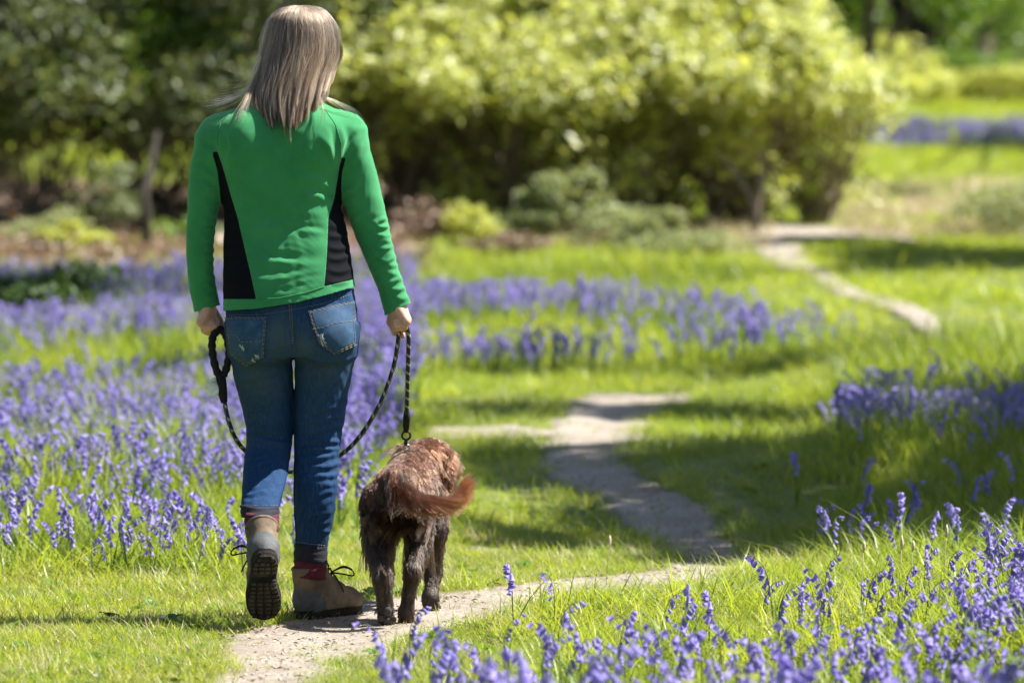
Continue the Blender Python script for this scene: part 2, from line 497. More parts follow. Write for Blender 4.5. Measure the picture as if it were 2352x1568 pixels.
def tallness(xd, yd):
    left = sstep(1400, 1300, yd) * sstep(900, 560, xd + np.clip(yd - 960, 0, 999) * 0.0)
    left = left * np.where(yd > 1180, sstep(700, 480, xd), 1)
    back = sstep(800, 760, yd) * sstep(620, 660, yd) * sstep(1900, 1500, xd)
    right = np.maximum(sstep(1750, 2050, xd) * sstep(800, 830, yd), sstep(1600, 1700, xd) * sstep(1290, 1310, yd) * 0.6)
    rfront = sstep(1330, 1420, yd) * sstep(1000, 1500, xd) * 0.8
    return np.clip(np.maximum.reduce([left, back, right, rfront]), 0, 1)

def put_grass(name, n, d0, d1, pw, col, want, sc, label, tilt=0.15):
    x, y, z, xd, yd, d = wedge(n, d0, d1, pw)
    t = tallness(xd, yd)
    f = bare(xd, yd, 25 * vnoise(x, y, 5) + 30 * (rng.random(len(x)) - 0.5))
    p = want(t, xd, yd, d)
    p = np.where(f > 0, p * np.clip(0.85 - f / 85.0, 0.03, 1), p)
    p = np.where((xd < 1000) & (d > 34.8) & (d < 50), p * 0.03, p)
    k = rng.random(len(x)) < p
    s = sc(t, d, x, y)[k] * rng.uniform(0.75, 1.25, k.sum())
    s = s * np.where(f[k] > 0, 0.62, 1)
    S = np.stack([s, s, s * rng.uniform(0.8, 1.2, k.sum())], -1)
    return scatter(name, np.stack([x, y, z - 0.004], -1)[k], col, 6, rng.random(k.sum()) * 6.283,
                   rng.normal(0, tilt, (k.sum(), 2)), S, label, "grass")

put_grass("turf_grass", 64000, 11.0, 19.5, 0.1, turf_col, lambda t, xd, yd, d: 1 - 0.75 * t,
          lambda t, d, x, y: 1.0 + 0.35 * vnoise(x, y, 3) + 0.3 * t, "short sunlit turf beside the path")
put_grass("meadow_grass", 26000, 11.0, 30, 0.3, mid_col, lambda t, xd, yd, d: np.clip(0.05 + 0.6 * t + 0.75 * sstep(17.5, 20, d), 0, 1),
          lambda t, d, x, y: 0.8 + 0.5 * t + 0.3 * vnoise(x, y, 2.2) , "fresh meadow grass around the path")
put_grass("tall_grass", 22000, 12.2, 42, 0.1, tall_col, lambda t, xd, yd, d: np.clip(t * 1.2 - 0.25, 0, 1) ** 1.3 * np.where(d < 16.6, 0.55, 1),
          lambda t, d, x, y: (0.5 + 0.5 * t) * np.where((d < 21) & (x > 0.2), 0.52, 1) * np.where((d < 18.6) & (x < -0.3), 0.7, 1), "tall grass and bluebell leaves in the meadow")
put_grass("far_grass", 52000, 22, 92, 0.5, far_col, lambda t, xd, yd, d: sstep(22, 29, d) * (1 - 0.5 * t),
          lambda t, d, x, y: 0.55 + 0.012 * (d - 22) + 0.25 * vnoise(x, y, 1.1), "sunlit grass of the far clearing")

dry_col = proto_collection("dry_grass", [tuft(12, 0.18, 0.12, 0.014, 1.2, 80 + s, 2) for s in range(3)], [M['straw']] * 3)
x, y, z, xd, yd, d = wedge(40000, 36, 56, 0.2)
k = (sstep(1900, 2000, xd) * sstep(420, 460, yd) * sstep(560, 540, yd) * (0.35 + 0.5 * vnoise(x, y, 1.9)) + 0.5 * sstep(1240, 1300, xd) * sstep(1760, 1690, xd) * sstep(545, 553, yd) * sstep(580, 570, yd)) > rng.random(len(x))
scatter("dry_grass", np.stack([x, y, z + .02], -1)[k], dry_col, 3, rng.random(k.sum()) * 6.28, rng.normal(0, .2, (k.sum(), 2)), np.stack([rng.uniform(.7, 1.2, k.sum())] * 3, -1),
        "patches of dry straw-coloured grass on the far slope", "dry grass")

# bits on the path: tiny stones and dry scraps
def pebble(seed):
    R = random.Random(seed)
    bm = bmesh.new(); bmesh.ops.create_icosphere(bm, subdivisions=1, radius=0.006)
    for v in bm.verts: v.co *= R.uniform(0.7, 1.2); v.co.z *= 0.6
    me = bpy.data.meshes.new("pebble"); bm.to_mesh(me); bm.free(); return me
def scrap(seed):
    R = random.Random(seed); mb = MB()
    for _ in range(3):
        a = R.uniform(0, 6.28); l = R.uniform(0.01, 0.03); x, y = R.uniform(-.03, .03), R.uniform(-.03, .03)
        w = R.uniform(.001, .003)
        mb.add([(x, y, .002), (x + l * math.cos(a), y + l * math.sin(a), .004 + R.random() * .006), (x + l * .5 * math.cos(a) - w * math.sin(a), y + l * .5 * math.sin(a) + w * math.cos(a), .008)], np.array([(0, 1, 2)]))
    return mb.mesh("scrap")
peb_mat = plain_mat("path_stones", (0.40, 0.34, 0.28), 0.9, 0.4, 40, 0)
dark_mat = plain_mat("dry_scraps", (0.16, 0.11, 0.07), 0.9, 0.4, 40, 0)
bits_col = proto_collection("path_bits", [pebble(1), pebble(2), pebble(3), scrap(1), scrap(2), scrap(3)], [peb_mat, peb_mat, peb_mat, dark_mat, M['straw'], dark_mat])
x, y, z, xd, yd, d = wedge(26000, 12.5, 22, 0.0, 0.5)
f = bare(xd, yd, 0 * x)
k = f > -30
s = rng.uniform(0.3, 1.1, k.sum()) ** 1.5
scatter("path_gravel", np.stack([x, y, z + 0.008], -1)[k], bits_col, 6, rng.random(k.sum()) * 6.28, rng.normal(0, .2, (k.sum(), 2)), np.stack([s] * 3, -1),
        "small stones and dry scraps strewn on the earth path", "gravel")
# low broad-leaved weeds and dead leaves in the turf
def rosette(seed, n, L):
    R = random.Random(seed); mb = MB()
    for q in range(n):
        a = q * 6.283 / n + R.uniform(-.3, .3); l = L * R.uniform(.7, 1.2); w = l * .28; c, s_ = math.cos(a), math.sin(a); r0 = .004
        V = []
        for t, ww, zz_ in ((.05, .2, .004), (.4, 1, .016), (.75, .8, .018), (1, .05, .010)):
            r = r0 + l * t; V += [(r * c - w * ww * s_, r * s_ + w * ww * c, zz_ + .003), (r * c + w * ww * s_, r * s_ - w * ww * c, zz_ + .003)]
        mb.add(V, np.array([(0, 1, 3, 2), (2, 3, 5, 4), (4, 5, 7, 6)]))
    return mb.mesh("rosette")
# fallen leaves on the woodland floor
def litter_leaf(seed):
    R = random.Random(seed); mb = MB()
    for _ in range(5):
        x, y, a = R.uniform(-.12, .12), R.uniform(-.12, .12), R.uniform(0, 6.28); l = R.uniform(.03, .055); w = l * .4; t = R.uniform(-.02, .02)
        c, s_ = math.cos(a), math.sin(a)
        mb.add([(x, y, .005), (x + l * c - w * s_, y + l * s_ + w * c, .012 + t * .3), (x + 2 * l * c, y + 2 * l * s_, .02 + abs(t)), (x + l * c + w * s_, y + l * s_ - w * c, .02)], np.array([(0, 1, 2), (0, 2, 3)]))
    return mb.mesh("fallen_leaf")
lit_col = proto_collection("fallen", [litter_leaf(s) for s in range(4)], [M['litter']] * 4)
weed_col = proto_collection("weeds", [rosette(1, 7, .045), rosette(2, 6, .03), rosette(3, 8, .05), scrap(7), scrap(8), scrap(9)], [M['strap'], M['green'], M['strap'], M['litter'], M['straw'], M['straw']])
x, y, z, xd, yd, d = wedge(9000, 12.4, 21, 0.1, 0.5)
k = (tallness(xd, yd) < .5) & (in_rows(PATH_ROWS, xd, yd) < -20) & (vnoise(x, y, 2.1, 3.0) + rng.normal(0, .5, len(x)) > .35)
s = rng.uniform(.35, .85, k.sum())
scatter("turf_weeds", np.stack([x, y, z + .012], -1)[k], weed_col, 6, rng.random(k.sum()) * 6.28, rng.normal(0, .2, (k.sum(), 2)), np.stack([s] * 3, -1),
        "small weeds, dead leaves and dry scraps in the short turf", "weeds")
n = 8000
lx = rng.uniform(-6.0, -0.6, n); ly = rng.uniform(19.2, 33, n)
sc_ = rng.uniform(0.7, 1.4, n)
scatter("leaf_litter", np.stack([lx, ly, z_ground(lx, ly) + 0.02], -1), lit_col, 4, rng.random(n) * 6.28, rng.normal(0, .35, (n, 2)), np.stack([sc_] * 3, -1),
        "brown fallen leaves carpeting the ground under the shrubs", "leaf litter")

# ------------------------------------------------------------------ bluebells
def bell_shape(mb, top, dirv, L, r):
    dirv = Vector(dirv).normalized(); n_ = dirv.orthogonal().normalized(); b = dirv.cross(n_)
    rings = [(0.0, 0.35), (0.3, 0.85), (0.75, 0.95), (1.0, 1.7)]
    V, Q = [], []
    K = 6
    for (t, q) in rings:
        for k in range(K):
            a = 2 * math.pi * k / K
            V.append(Vector(top) + dirv * (t * L) + (n_ * math.cos(a) + b * math.sin(a)) * (r * q))
    for i in range(len(rings) - 1):
        for k in range(K):
            Q.append((i * K + k, i * K + (k + 1) % K, (i + 1) * K + (k + 1) % K, (i + 1) * K + k))
    mb.add([tuple(v) for v in V], np.array(Q))

def bluebell_parts(seed, H=0.26):
    """stem, flower head and strap leaves around the origin"""
    R = random.Random(seed)
    ang = R.uniform(0, 6.283); dx, dy = math.cos(ang), math.sin(ang)
    nod = R.uniform(0.25, 0.55) * H
    pts = []
    for i in range(9):
        t = i / 8
        o = nod * max(0, t - 0.5) ** 2 * 2.0
        pts.append(Vector((dx * (o + 0.04 * H * t), dy * (o + 0.04 * H * t), H * (t - 0.35 * max(0, t - 0.6) ** 2 * 2.5))))
    stem = MB(); stem.tube(pts, [0.0022 - 0.0012 * i / 8 for i in range(9)], 5)
    head = MB()
    nb = R.randint(6, 11)
    cv = catmull(pts, 4)
    for j in range(nb):
        t = 0.55 + 0.45 * j / (nb - 1)
        p = cv[min(len(cv) - 1, int(t * (len(cv) - 1)))]
        sd = (dx * 0.8 + R.uniform(-.6, .6), dy * 0.8 + R.uniform(-.6, .6))
        foot = p + Vector((sd[0] * 0.008, sd[1] * 0.008, 0.001))
        stem.tube([p, foot], 0.0007, 3, False)
        L = R.uniform(0.016, 0.023) * (1 - 0.25 * (t - 0.55))
        bell_shape(head, foot, (sd[0] * 0.75, sd[1] * 0.75, -1 + 0.5 * (t > 0.97)), L, L * 0.31)
    lf = []
    for _ in range(R.randint(2, 4)):
        mb = MB(); hh = H * R.uniform(0.55, 0.95)
        blade(mb, (0, 0), R.uniform(0, 6.283), hh, 0.009, hh * 0.25, hh * R.uniform(0.1, 0.6), 4)
        lf.append(mb)
    return stem, head, lf

def bluebell_whole(seed, fat=1.0):
    st, hd, lf = bluebell_parts(seed)
    if fat != 1.0:
        pass
    mb = MB(); mats = []
    for grp, mi in ((st, 0), (hd, 1)) + tuple((l, 2) for l in lf):
        nf = sum(len(f) for f in grp.F3) + sum(len(f) for f in grp.F4)
        V = np.concatenate(grp.V)
        mats.append((mi, sum(len(f) for f in grp.F3), sum(len(f) for f in grp.F4)))
        mb.add(V, *(list(grp.F3) + list(grp.F4)))
    me = mb.mesh("bluebell_plant")
    idx = np.concatenate([np.full(a, mi) for mi, a, b in mats] + [np.full(b, mi) for mi, a, b in mats])
    me.polygons.foreach_set("material_index", idx.astype(np.int32))
    return me

bb_col = proto_collection("bluebell", [bluebell_whole(100 + s) for s in range(6)], [[M['stem'], M['bell'], M['strap']]] * 6)

def bb_density(xd, yd, x, y):
    """flower stems per square metre at a ground point"""
    yd = yd - 0.2 * FD / (y + CAM_D) * sstep(34, 20, y + CAM_D) - 0.22 * FD / (y + CAM_D) * sstep(20, 34, y + CAM_D)
    e = np.interp(yd, [620, 640, 700, 740, 800, 900, 1000, 1100, 1200, 1290], [1150, 1250, 1700, 1650, 990, 900, 860, 800, 620, 250])
    inl = sstep(e + 40, e - 60, xd)
    dl = np.interp(yd, [578, 592, 738, 750, 800, 815, 940, 965, 1010, 1035, 1130, 1200, 1260], [0, 130, 130, 60, 60, 115, 115, 40, 40, 85, 75, 40, 0])
    dl = dl * np.where((yd > 750) & (yd < 812) & (xd < 480), 0.35, 1)
    cen = sstep(940, 1000, xd) * sstep(1990, 1640, xd) * (np.exp(-((yd - 660 - (xd - 1000) * 0.035) / 22) ** 2) + 0.7 * np.exp(-((yd - 738) / 13) ** 2)) * 120
    dl = np.where(xd > 960, 0, dl) * inl + cen * sstep(620, 640, yd)
    rg = sstep(1850, 2050, xd) * (sstep(815, 850, yd) * sstep(935, 900, yd) * 60 + sstep(870, 900, yd) * sstep(985, 950, yd) * 110)
    rg = rg + sstep(1650, 2000, xd) * sstep(980, 1010, yd) * sstep(1250, 1180, yd) * 6
    far = sstep(1990, 2060, xd) * sstep(258, 266, yd) * sstep(306, 294, yd) * 300
    return (dl + rg + far) * np.clip(0.55 + 0.55 * vnoise(x, y, 2.6) + 0.45 * vnoise(x, y, 0.9, 2.0), 0.08, 2) * 1.9

# far and mid drifts
parts_xyz, sc_all = [], []
for (n, d0, d1) in ((26000, 16.6, 30), (30000, 28, 42), (16000, 55, 84)):
    x, y, z, xd, yd, d = wedge(n, d0, d1, 0.0, 0.8)
    area = (d1 - d0) * (0.0925 * (d0 + d1) + 1.6)
    dens = len(x) / area
    p = bb_density(xd, yd, x, y) / dens
    if d0 == 16.6: p = np.where(d > 28, 0, p)
    k = (rng.random(len(x)) < p) & (bare(xd, yd, 0 * x) < 0)
    parts_xyz.append(np.stack([x, y, z], -1)[k]); sc_all.append(rng.uniform(0.65, 1.1, k.sum()) * np.interp(d[k], [16, 20, 40, 60, 70], [0.95, 0.98, 1.0, 1.05, 1.0]))
pts = np.concatenate(parts_xyz); sc_all = np.concatenate(sc_all)

# the ones that show largest become plants of their own
n = 3000
d = rng.uniform(10.5, 15.9, n); hw = 0.0925 * d + 0.15
x = rng.uniform(-0.3, 1, n) * hw; y = d - CAM_D
u = x / (0.09 * d)
dens = sstep(-0.16, 0.12, u + (15.5 - d) * 0.08) * np.interp(d, [10.5, 12.2, 13.2, 14.2, 15.0, 15.9], [.55, .55, .7, 0.55, 0.3, 0.2])
dens = dens * np.where(d > 13.6, 0.25 + 1.2 * sstep(0.25, 0.95, u), 1) * np.where((u > 0.83) & (d > 13.6), 2.4, 1)
dens = dens * (0.7 + 0.6 * vnoise(x, y, 4.5))
xd, yd = to_disp(x, y, 0 * x)
k = (rng.random(n) < dens * 0.30) & (in_rows(PATH_ROWS, xd, yd) < -10) & (yd > 1385)
fx_, fy_ = x[k], y[k]
fs_ = np.where(fy_ + CAM_D > 13, rng.uniform(.68, .98, len(fx_)), np.where(fy_ + CAM_D > 11.7, rng.uniform(.8, 1.1, len(fx_)), rng.uniform(1.15, 1.5, len(fx_))))
size_ = fs_ / (fy_ + CAM_D) * np.where(fy_ + CAM_D < 11.0, .6, 1) * np.where(np.abs(fx_) > .0905 * (fy_ + CAM_D), .3, 1)
o_ = np.argsort(-size_); big_, small_ = o_[:262], o_[262:]
pts = np.concatenate([pts, np.stack([fx_[small_], fy_[small_], z_ground(fx_[small_], fy_[small_])], -1)]); sc_all = np.concatenate([sc_all, fs_[small_]])
fx_, fy_, fs_ = fx_[big_], fy_[big_], fs_[big_]
lpick = np.where((pts[:, 1] < 3.6) & (pts[:, 1] > 1.0) & (pts[:, 0] < 0))[0]
lpick = lpick[np.argsort(pts[lpick, 1])][:max(0, 290 - len(fx_))]
rest = np.ones(len(pts), bool); rest[lpick] = False
scatter("bluebells", pts[rest], bb_col, 6, rng.random(rest.sum()) * 6.283, rng.normal(0, 0.12, (rest.sum(), 2)), np.stack([sc_all[rest]] * 3, -1),
        "drifts of violet bluebells across the clearing and under the shrubs", "bluebells")

BB = []
for s in range(10):
    st, hd, lf = bluebell_parts(300 + s)
    a = st.mesh("bluebell_stem"); a.materials.append(M['stem'])
    b = hd.mesh("bluebell_head"); b.materials.append(M['bell'])
    ls = []
    for l in lf:
        q = l.mesh("bluebell_leaf"); q.materials.append(M['strap']); ls.append(q)
    for q in [a, b] + ls: q.polygons.foreach_set("use_smooth", np.ones(len(q.polygons), bool))
    BB.append((a, b, ls))

def bluebell(px, py, s, label, group):
    a, b, ls = random.choice(BB)
    o = empty("bluebell", (px, py, float(z_ground(px, py)) - 0.003), label, "bluebell", group)
    o.rotation_euler = (random.gauss(0, .1), random.gauss(0, .1), random.uniform(0, 6.283)); o.scale = (s, s, s)
    for nm, me in [("stem", a), ("flower_head", b)] + [("leaf", q) for q in ls]:
        c = bpy.data.objects.new(nm, me); C.objects.link(c); c.parent = o
    return o

for px, py, s in zip(fx_, fy_, fs_):
    dd = py + CAM_D; u = px / (0.09 * dd)
    if dd < 13.0:
        z_ = ("below the dog's tail" if u < .05 else "under the small bright seedling" if u < .3 else "around the larger yellow-green seedling" if u < .52 else "past the yellow-green seedling" if u < .76 else "under the broad green leaves in the corner")
        lab, grp = ("blurred bluebell at the very front edge, " + z_, "blurred front bluebells " + z_)
    elif u > 0.72:
        z_ = "upper part" if dd > 14.6 else "middle" if dd > 13.8 else "lower part"
        lab, grp = ("violet bluebell in the dense clump at the bank's outer edge, in its %s" % z_, "bluebell clump on the grassy bank, " + z_)
    elif dd > 14.3:
        lab, grp = ("scattered bluebell in sunlit grass between the path and the shade", "scattered bluebells by the path bend")
    else:
        z_ = "just below the bend of the path" if u < .35 else "between the path bend and the dense clump"
        lab, grp = ("slightly soft bluebell in bright grass " + z_, "bluebells in bright grass " + z_)
    bluebell(px, py, float(s), lab, grp)
for i in lpick:
    px, py = pts[i, 0], pts[i, 1]
    if px < -1.1: lab, grp = ("bluebell standing in tall sunny grass at the meadow's front, away from the walker", "bluebells at the front of the meadow")
    else: lab, grp = ("bluebell in sunny grass close beside the walker's boots and jeans", "bluebells beside the walker")
    bluebell(px, py, float(sc_all[i]), lab, grp)

# beige plantain and foxtail heads standing above the bank
def seed_head(px, py, h, label):
    o = empty("seed_head", (px, py, float(z_ground(px, py))), label, "grass head", "pale seed heads above the grass")
    mb = MB(); mb.tube([(0, 0, 0), (0.004, 0, h * .5), (0.01, 0, h)], [0.0013, 0.0012, 0.001], 5)
    link("stalk", mb.mesh("stalk"), M['straw'], o)
    mb = MB(); L = random.uniform(.022, .034)
    mb.tube([(0.01, 0, h - .004), (0.0105, 0, h + L * .25), (0.011, 0, h + L * .6), (0.0115, 0, h + L)], [0.002, 0.0048, 0.0045, 0.001], 7)
    link("head", mb.mesh("head"), plain_mat("seed_head", (0.52, 0.42, 0.30), 0.8, 0.3, 200, 0.3), o)
for (hx, hy, dd, lab) in ((1975, 1262, 15.0, "beige seed head at the crest of the bank, nearest the dark path"), (2088, 1260, 15.1, "slim pale seed head between two others on the bank"),
                          (2165, 1228, 15.2, "fat beige seed head touching a bluebell on the bank"), (2062, 1256, 15.1, "thin yellowish seed head beside the slim pale one"),
                          (1392, 1252, 16.6, "brown seed head standing alone above the bend of the path")):
    px = (hx - 1176) * dd / FD; py = dd - CAM_D
    ztop = CAM_H - (hy - YH) * dd / FD
    seed_head(px, py, max(0.05, ztop - float(z_ground(px, py))), lab)
# small white starry flowers and pale petals in the turf on the left
for (hx, hy) in ((690, 1345), (350, 1310), (415, 1308), (470, 1335), (640, 1280), (250, 1300), (290, 1370), (180, 1545), (160, 1515), (235, 1548), (600, 1365), (375, 1415)):
    px, py = gpt(hx, hy + 25); h = random.uniform(.02, .035)
    o = empty("white_flower", (px, py, float(z_ground(px, py))), "tiny white star-shaped flower low in the turf near the walker", "flower", "white flowers in the turf")
    mb = MB(); mb.tube([(0, 0, 0), (0, 0, h)], .0008, 4); link("stem", mb.mesh("stem"), M['stem'], o)
    mb = MB()
    for q in range(5):
        a = q * 1.2566 + random.random() * .2; c_, s_ = math.cos(a), math.sin(a)
        mb.add([(0, 0, h), (.005 * c_ - .003 * s_, .005 * s_ + .003 * c_, h + .002), (.009 * c_, .009 * s_, h + .003), (.005 * c_ + .003 * s_, .005 * s_ - .003 * c_, h + .002)], np.array([(0, 1, 2), (0, 2, 3)]))
    link("petals", mb.mesh("petals"), M['white_petal'], o)
    o.rotation_euler = (random.uniform(.2, .7), random.gauss(0, .3), 0)

# broad-leaved seedlings close to the lens
def seedling(px, py, h, nl, L, mat, label):
    o = empty("seedling", (px, py, float(z_ground(px, py))), label, "plant")
    mb = MB(); mb.tube([(0, 0, 0), (.005, 0, h * .5), (0, .004, h)], [.0022, .0018, .0012], 5); link("stem", mb.mesh("stem"), M['stem'], o)
    for q in range(nl):
        a = q * 2.4 + random.random(); zz = h * (0.45 + 0.55 * q / max(1, nl - 1)); l = L * random.uniform(.8, 1.2); w = l * .36
        mb = MB(); V = []; c_, s_ = math.cos(a), math.sin(a)
        prof = [(0, 0.02), (.15, .5), (.4, 1), (.65, .85), (.85, .45), (1, .02)]
        for t, ww in prof:
            r = l * t; z = zz + l * (.35 * t - .45 * t * t)
            V += [(r * c_ - w * ww * s_, r * s_ + w * ww * c_, z + .12 * w * ww), (r * c_, r * s_, z), (r * c_ + w * ww * s_, r * s_ - w * ww * c_, z + .12 * w * ww)]
        F = []
        for i in range(len(prof) - 1):
            F += [(3 * i, 3 * i + 1, 3 * i + 4, 3 * i + 3), (3 * i + 1, 3 * i + 2, 3 * i + 5, 3 * i + 4)]
        mb.add(V, np.array(F)); link("leaf", mb.mesh("leaf"), mat, o)
def seed_at(xd, yd, dd, nl, L, mat, label):
    px = (xd - 1176) * dd / FD; py = dd - CAM_D
    seedling(px, py, max(.06, CAM_H - (yd - YH) * dd / FD - float(z_ground(px, py))), nl, L, mat, label)
M['bright'] = leaf_mat("bright_seedling_leaves", [(0.30, 0.36, 0.03), (0.38, 0.40, 0.05)], 0.5)
seed_at(1695, 1500, 12.1, 4, .07, M['bright'], "bright yellow-green seedling among bluebells in the middle of the front edge")
seed_at(1575, 1510, 12.0, 4, .055, M['bright'], "small bright seedling beside the larger yellow-green one")
seed_at(2225, 1455, 11.6, 4, .075, M['green'], "broad green leaves out of focus above the front bluebells near the edge")
seed_at(2330, 1520, 11.4, 4, .08, M['green'], "darker green blurred plant at the corner of the meadow")
seed_at(1190, 1530, 11.9, 3, .05, M['bright'], "blurred small seedling at the front below the dog")
seed_at(1890, 1440, 13.4, 3, .045, M['dark'], "small dark green leaf plant in the bright grass")

# ------------------------------------------------------------------ shrubs and trees
def leaf_cloud(cl, n, size, up=0.3, aspect=0.6, face=None):
    """cl: list of (center, radii, weight); leaves as bent rhombi spread through the lobes"""
    w = np.array([c[2] for c in cl], float); w /= w.sum()
    pick = rng.choice(len(cl), n, p=w)
    cen = np.array([tuple(c[0]) for c in cl])[pick]; rad = np.array([c[1] for c in cl])[pick]
    v = rng.normal(size=(n, 3)); v /= np.linalg.norm(v, axis=1)[:, None]
    r = rng.random(n) ** (1 / 2.2)
    P_ = cen + v * rad * r[:, None]
    nn = rng.normal(size=(n, 3)); nn[:, 2] = np.abs(nn[:, 2]) + up
    if face is not None: nn = nn + np.array(face)      # outer leaves turn to the open, sunny side
    nn /= np.linalg.norm(nn, axis=1)[:, None]
    t = np.cross(nn, rng.normal(size=(n, 3))); t /= np.linalg.norm(t, axis=1)[:, None]
    b = np.cross(nn, t)
    s = size * rng.uniform(0.6, 1.3, n)[:, None]
    a0 = P_ - t * s * .5; a1 = P_ + b * s * aspect * .5 + nn * s * .08; a2 = P_ + t * s * .5; a3 = P_ - b * s * aspect * .5 + nn * s * .08
    V = np.stack([a0, a1, a2, a3], 1).reshape(-1, 3)
    k = np.arange(n)[:, None] * 4
    F = np.concatenate([k + np.array([[0, 1, 2]]), k + np.array([[0, 2, 3]])])
    return V, F

def branchwork(mb, base, targets, r0, seed, wob=0.12):
    R = random.Random(seed)
    base = Vector(base)
    for (t, r) in targets:
        t = Vector(t); mid = base.lerp(t, .5) + Vector((R.uniform(-1, 1), R.uniform(-1, 1), R.uniform(-.3, .8))) * wob * (t - base).length
        pts = catmull([base, base.lerp(mid, .5) + Vector((R.uniform(-.1, .1), R.uniform(-.1, .1), .05)) * wob * 3, mid, t], 4)
        mb.tube(pts, [r0 * r + (0.15 - 1) * r0 * r * i / (len(pts) - 1) for i in range(len(pts))], 6)

def shrub(name, xd, d, rx, ry, z0, z1, nleaf, size, mat, label, group=None, lobes=26, seed=0, twig=0.03, trunks=5, wood='twig', cat="shrub", up=.3, twigs=60, fill=0.25, slope=False, face=None, low=.38):
    R = random.Random(seed * 31 + 5)
    bx = (xd - 1176) * d / FD; by = d - CAM_D; bz = float(z_ground(bx, by))
    o = empty(name, (bx, by, bz), label, cat, group)
    zc = (z0 + z1) / 2; rz = (z1 - z0) / 2
    cl = []
    for _ in range(lobes):
        a = R.uniform(0, 6.283); u = R.uniform(-0.95, 1); q = math.sqrt(max(0, 1 - u * u)); rr = R.uniform(.62, .98)
        c = Vector((rx * q * math.cos(a) * rr, ry * q * math.sin(a) * rr, zc + rz * u * rr))
        s = R.uniform(.22, .42)
        if slope:
            v = R.uniform(-1, 1); hgt = 1.05 + (z1 - 1.25) * (v + 1) / 2 * R.uniform(.75, 1.1)
            c = Vector((R.uniform(-1, 1) * rx * .95, v * ry, hgt if R.random() > low else R.uniform(z0, hgt)))
            s *= .75 if low < .3 else 1
            cl.append((c, (rx * s * 1.1, ry * s * .9, .24), s if c.z > .8 else s * .6)); continue
        cl.append((c, (rx * s, ry * s, rz * s * .8), s))
    core = [((0, 0, zc), (rx * .7, ry * .7, rz * .7), 1)]
    V1, F1 = leaf_cloud(cl, int(nleaf * (1 - fill)), size, up, .6, face)
    V2, F2 = leaf_cloud(core, int(nleaf * fill), size, up)
    mb = MB().add(V1, F1).add(V2, F2)
    link("crown", mb.mesh("crown"), mat, o, smooth=False)
    wb = MB()
    for t in range(trunks):
        bp = (R.uniform(-.25, .25) * rx, R.uniform(-.3, .3) * ry, -.05)
        tg = [(Vector(R.choice(cl)[0]), 1) for _ in range(max(2, twigs // trunks // 3))]
        branchwork(wb, bp, tg, twig, seed * 7 + t)
    for t in range(twigs):
        c = R.choice(cl); p = Vector(c[0]); q = p + Vector((R.uniform(-1, 1) * c[1][0] * 1.3, R.uniform(-1, 1) * c[1][1] * 1.3, R.uniform(-1.2, 1.2) * c[1][2]))
        wb.tube([p * .8 + Vector((0, 0, zc * .2)), p.lerp(q, .5), q], [twig * .3, twig * .22, twig * .1], 4, False)
    link("trunk", wb.mesh("trunk"), M[wood], o)
    return o

Y = M['yellow']
# the wall of yellow-green shrubs behind the walker's right arm
G = "yellow-green shrubs in the sun"
KW = dict(size=.085, lobes=78, twig=.016, trunks=4, twigs=150, fill=.04, low=.22, slope=True, face=(.6, -.8, .7))
shrub("shrub", 960, 42.0, .95, 1.25, 0.15, 2.75, 10500, mat=[Y, M['olive']], label="yellow-green shrub in new leaf directly behind the walker's right shoulder", group=G, seed=1, **KW)
shrub("shrub", 1210, 41.6, .95, 1.25, 0.15, 2.6, 12000, mat=[Y], label="broad yellow-green shrub behind the pale sage bush", group=G, seed=2, **KW)
shrub("shrub", 1470, 41.8, .9, 1.25, 0.15, 2.65, 12000, mat=[Y], label="dense yellow-green shrub above the dark hollow, left of the forked trunk", group=G, seed=3, **KW)
shrub("shrub", 1680, 41.6, .72, 1.25, 0.12, 2.5, 9500, mat=[Y], label="yellow-green shrub on a forked trunk beside the bend of the far path", group=G, seed=4, **KW)
shrub("shrub", 1880, 42.4, .58, 1.0, 0.05, 1.25, 4600, mat=[Y], label="low yellow-green shrub at the sunny end of the row", group=G, seed=5, **KW)
shrub("shrub", 1420, 44.6, 1.7, 1.25, 0.3, 3.2, 11000, mat=[Y], label="taller yellowish shrub rising behind the middle of the row", group=G, seed=6, **KW)
shrub("shrub", 1010, 44.8, 1.4, 1.25, 0.3, 3.2, 7000, mat=[M['olive']], label="olive-green shrub half hidden behind the yellow row", group=G, seed=7, **KW)
px, py = gpt(1735, 556); pz = float(z_ground(px, py))
o = empty("shrub_stump", (px, py, pz), "grey-brown forked trunk at the foot of the yellow-green shrubs", "tree trunk")
wb = MB(); wb.tube(catmull([(0, 0, -.1), (.0, 0, .15), (.03, .02, .35), (.04, .05, .45), (.07, .1, .6)], 4), np.linspace(.04, .012, 17), 8)
wb.tube(catmull([(0, 0, .2), (-.1, .03, .4), (-.18, .1, .5), (-.25, .1, .6)], 4), np.linspace(.026, .01, 13), 7)
link("trunk", wb.mesh("trunk"), M['twig'], o)
KW = dict(size=.075, lobes=38, twig=.012, trunks=3, twigs=60, fill=.12, slope=True)
KD = dict(size=.07, lobes=26, twig=.012, trunks=4, twigs=110, fill=.3)
G2 = "shaded thicket under the yellow shrubs"
shrub("thicket", 1010, 43.4, .95, .6, 0.0, 1.45, 4200, mat=[M['brownish']], label="brownish shaded thicket at the foot of the shrubs behind the walker's sleeve", group=G2, seed=51, **KD)
shrub("thicket", 1290, 43.0, .95, .6, 0.0, 1.45, 4600, mat=[M['brownish']], label="dark shaded thicket just above the pale sage mound", group=G2, seed=52, **KD)
shrub("thicket", 1530, 43.0, .85, .6, 0.0, 1.4, 4600, mat=[M['brownish']], label="brown thicket and hollow left of the forked trunk", group=G2, seed=53, **KD)
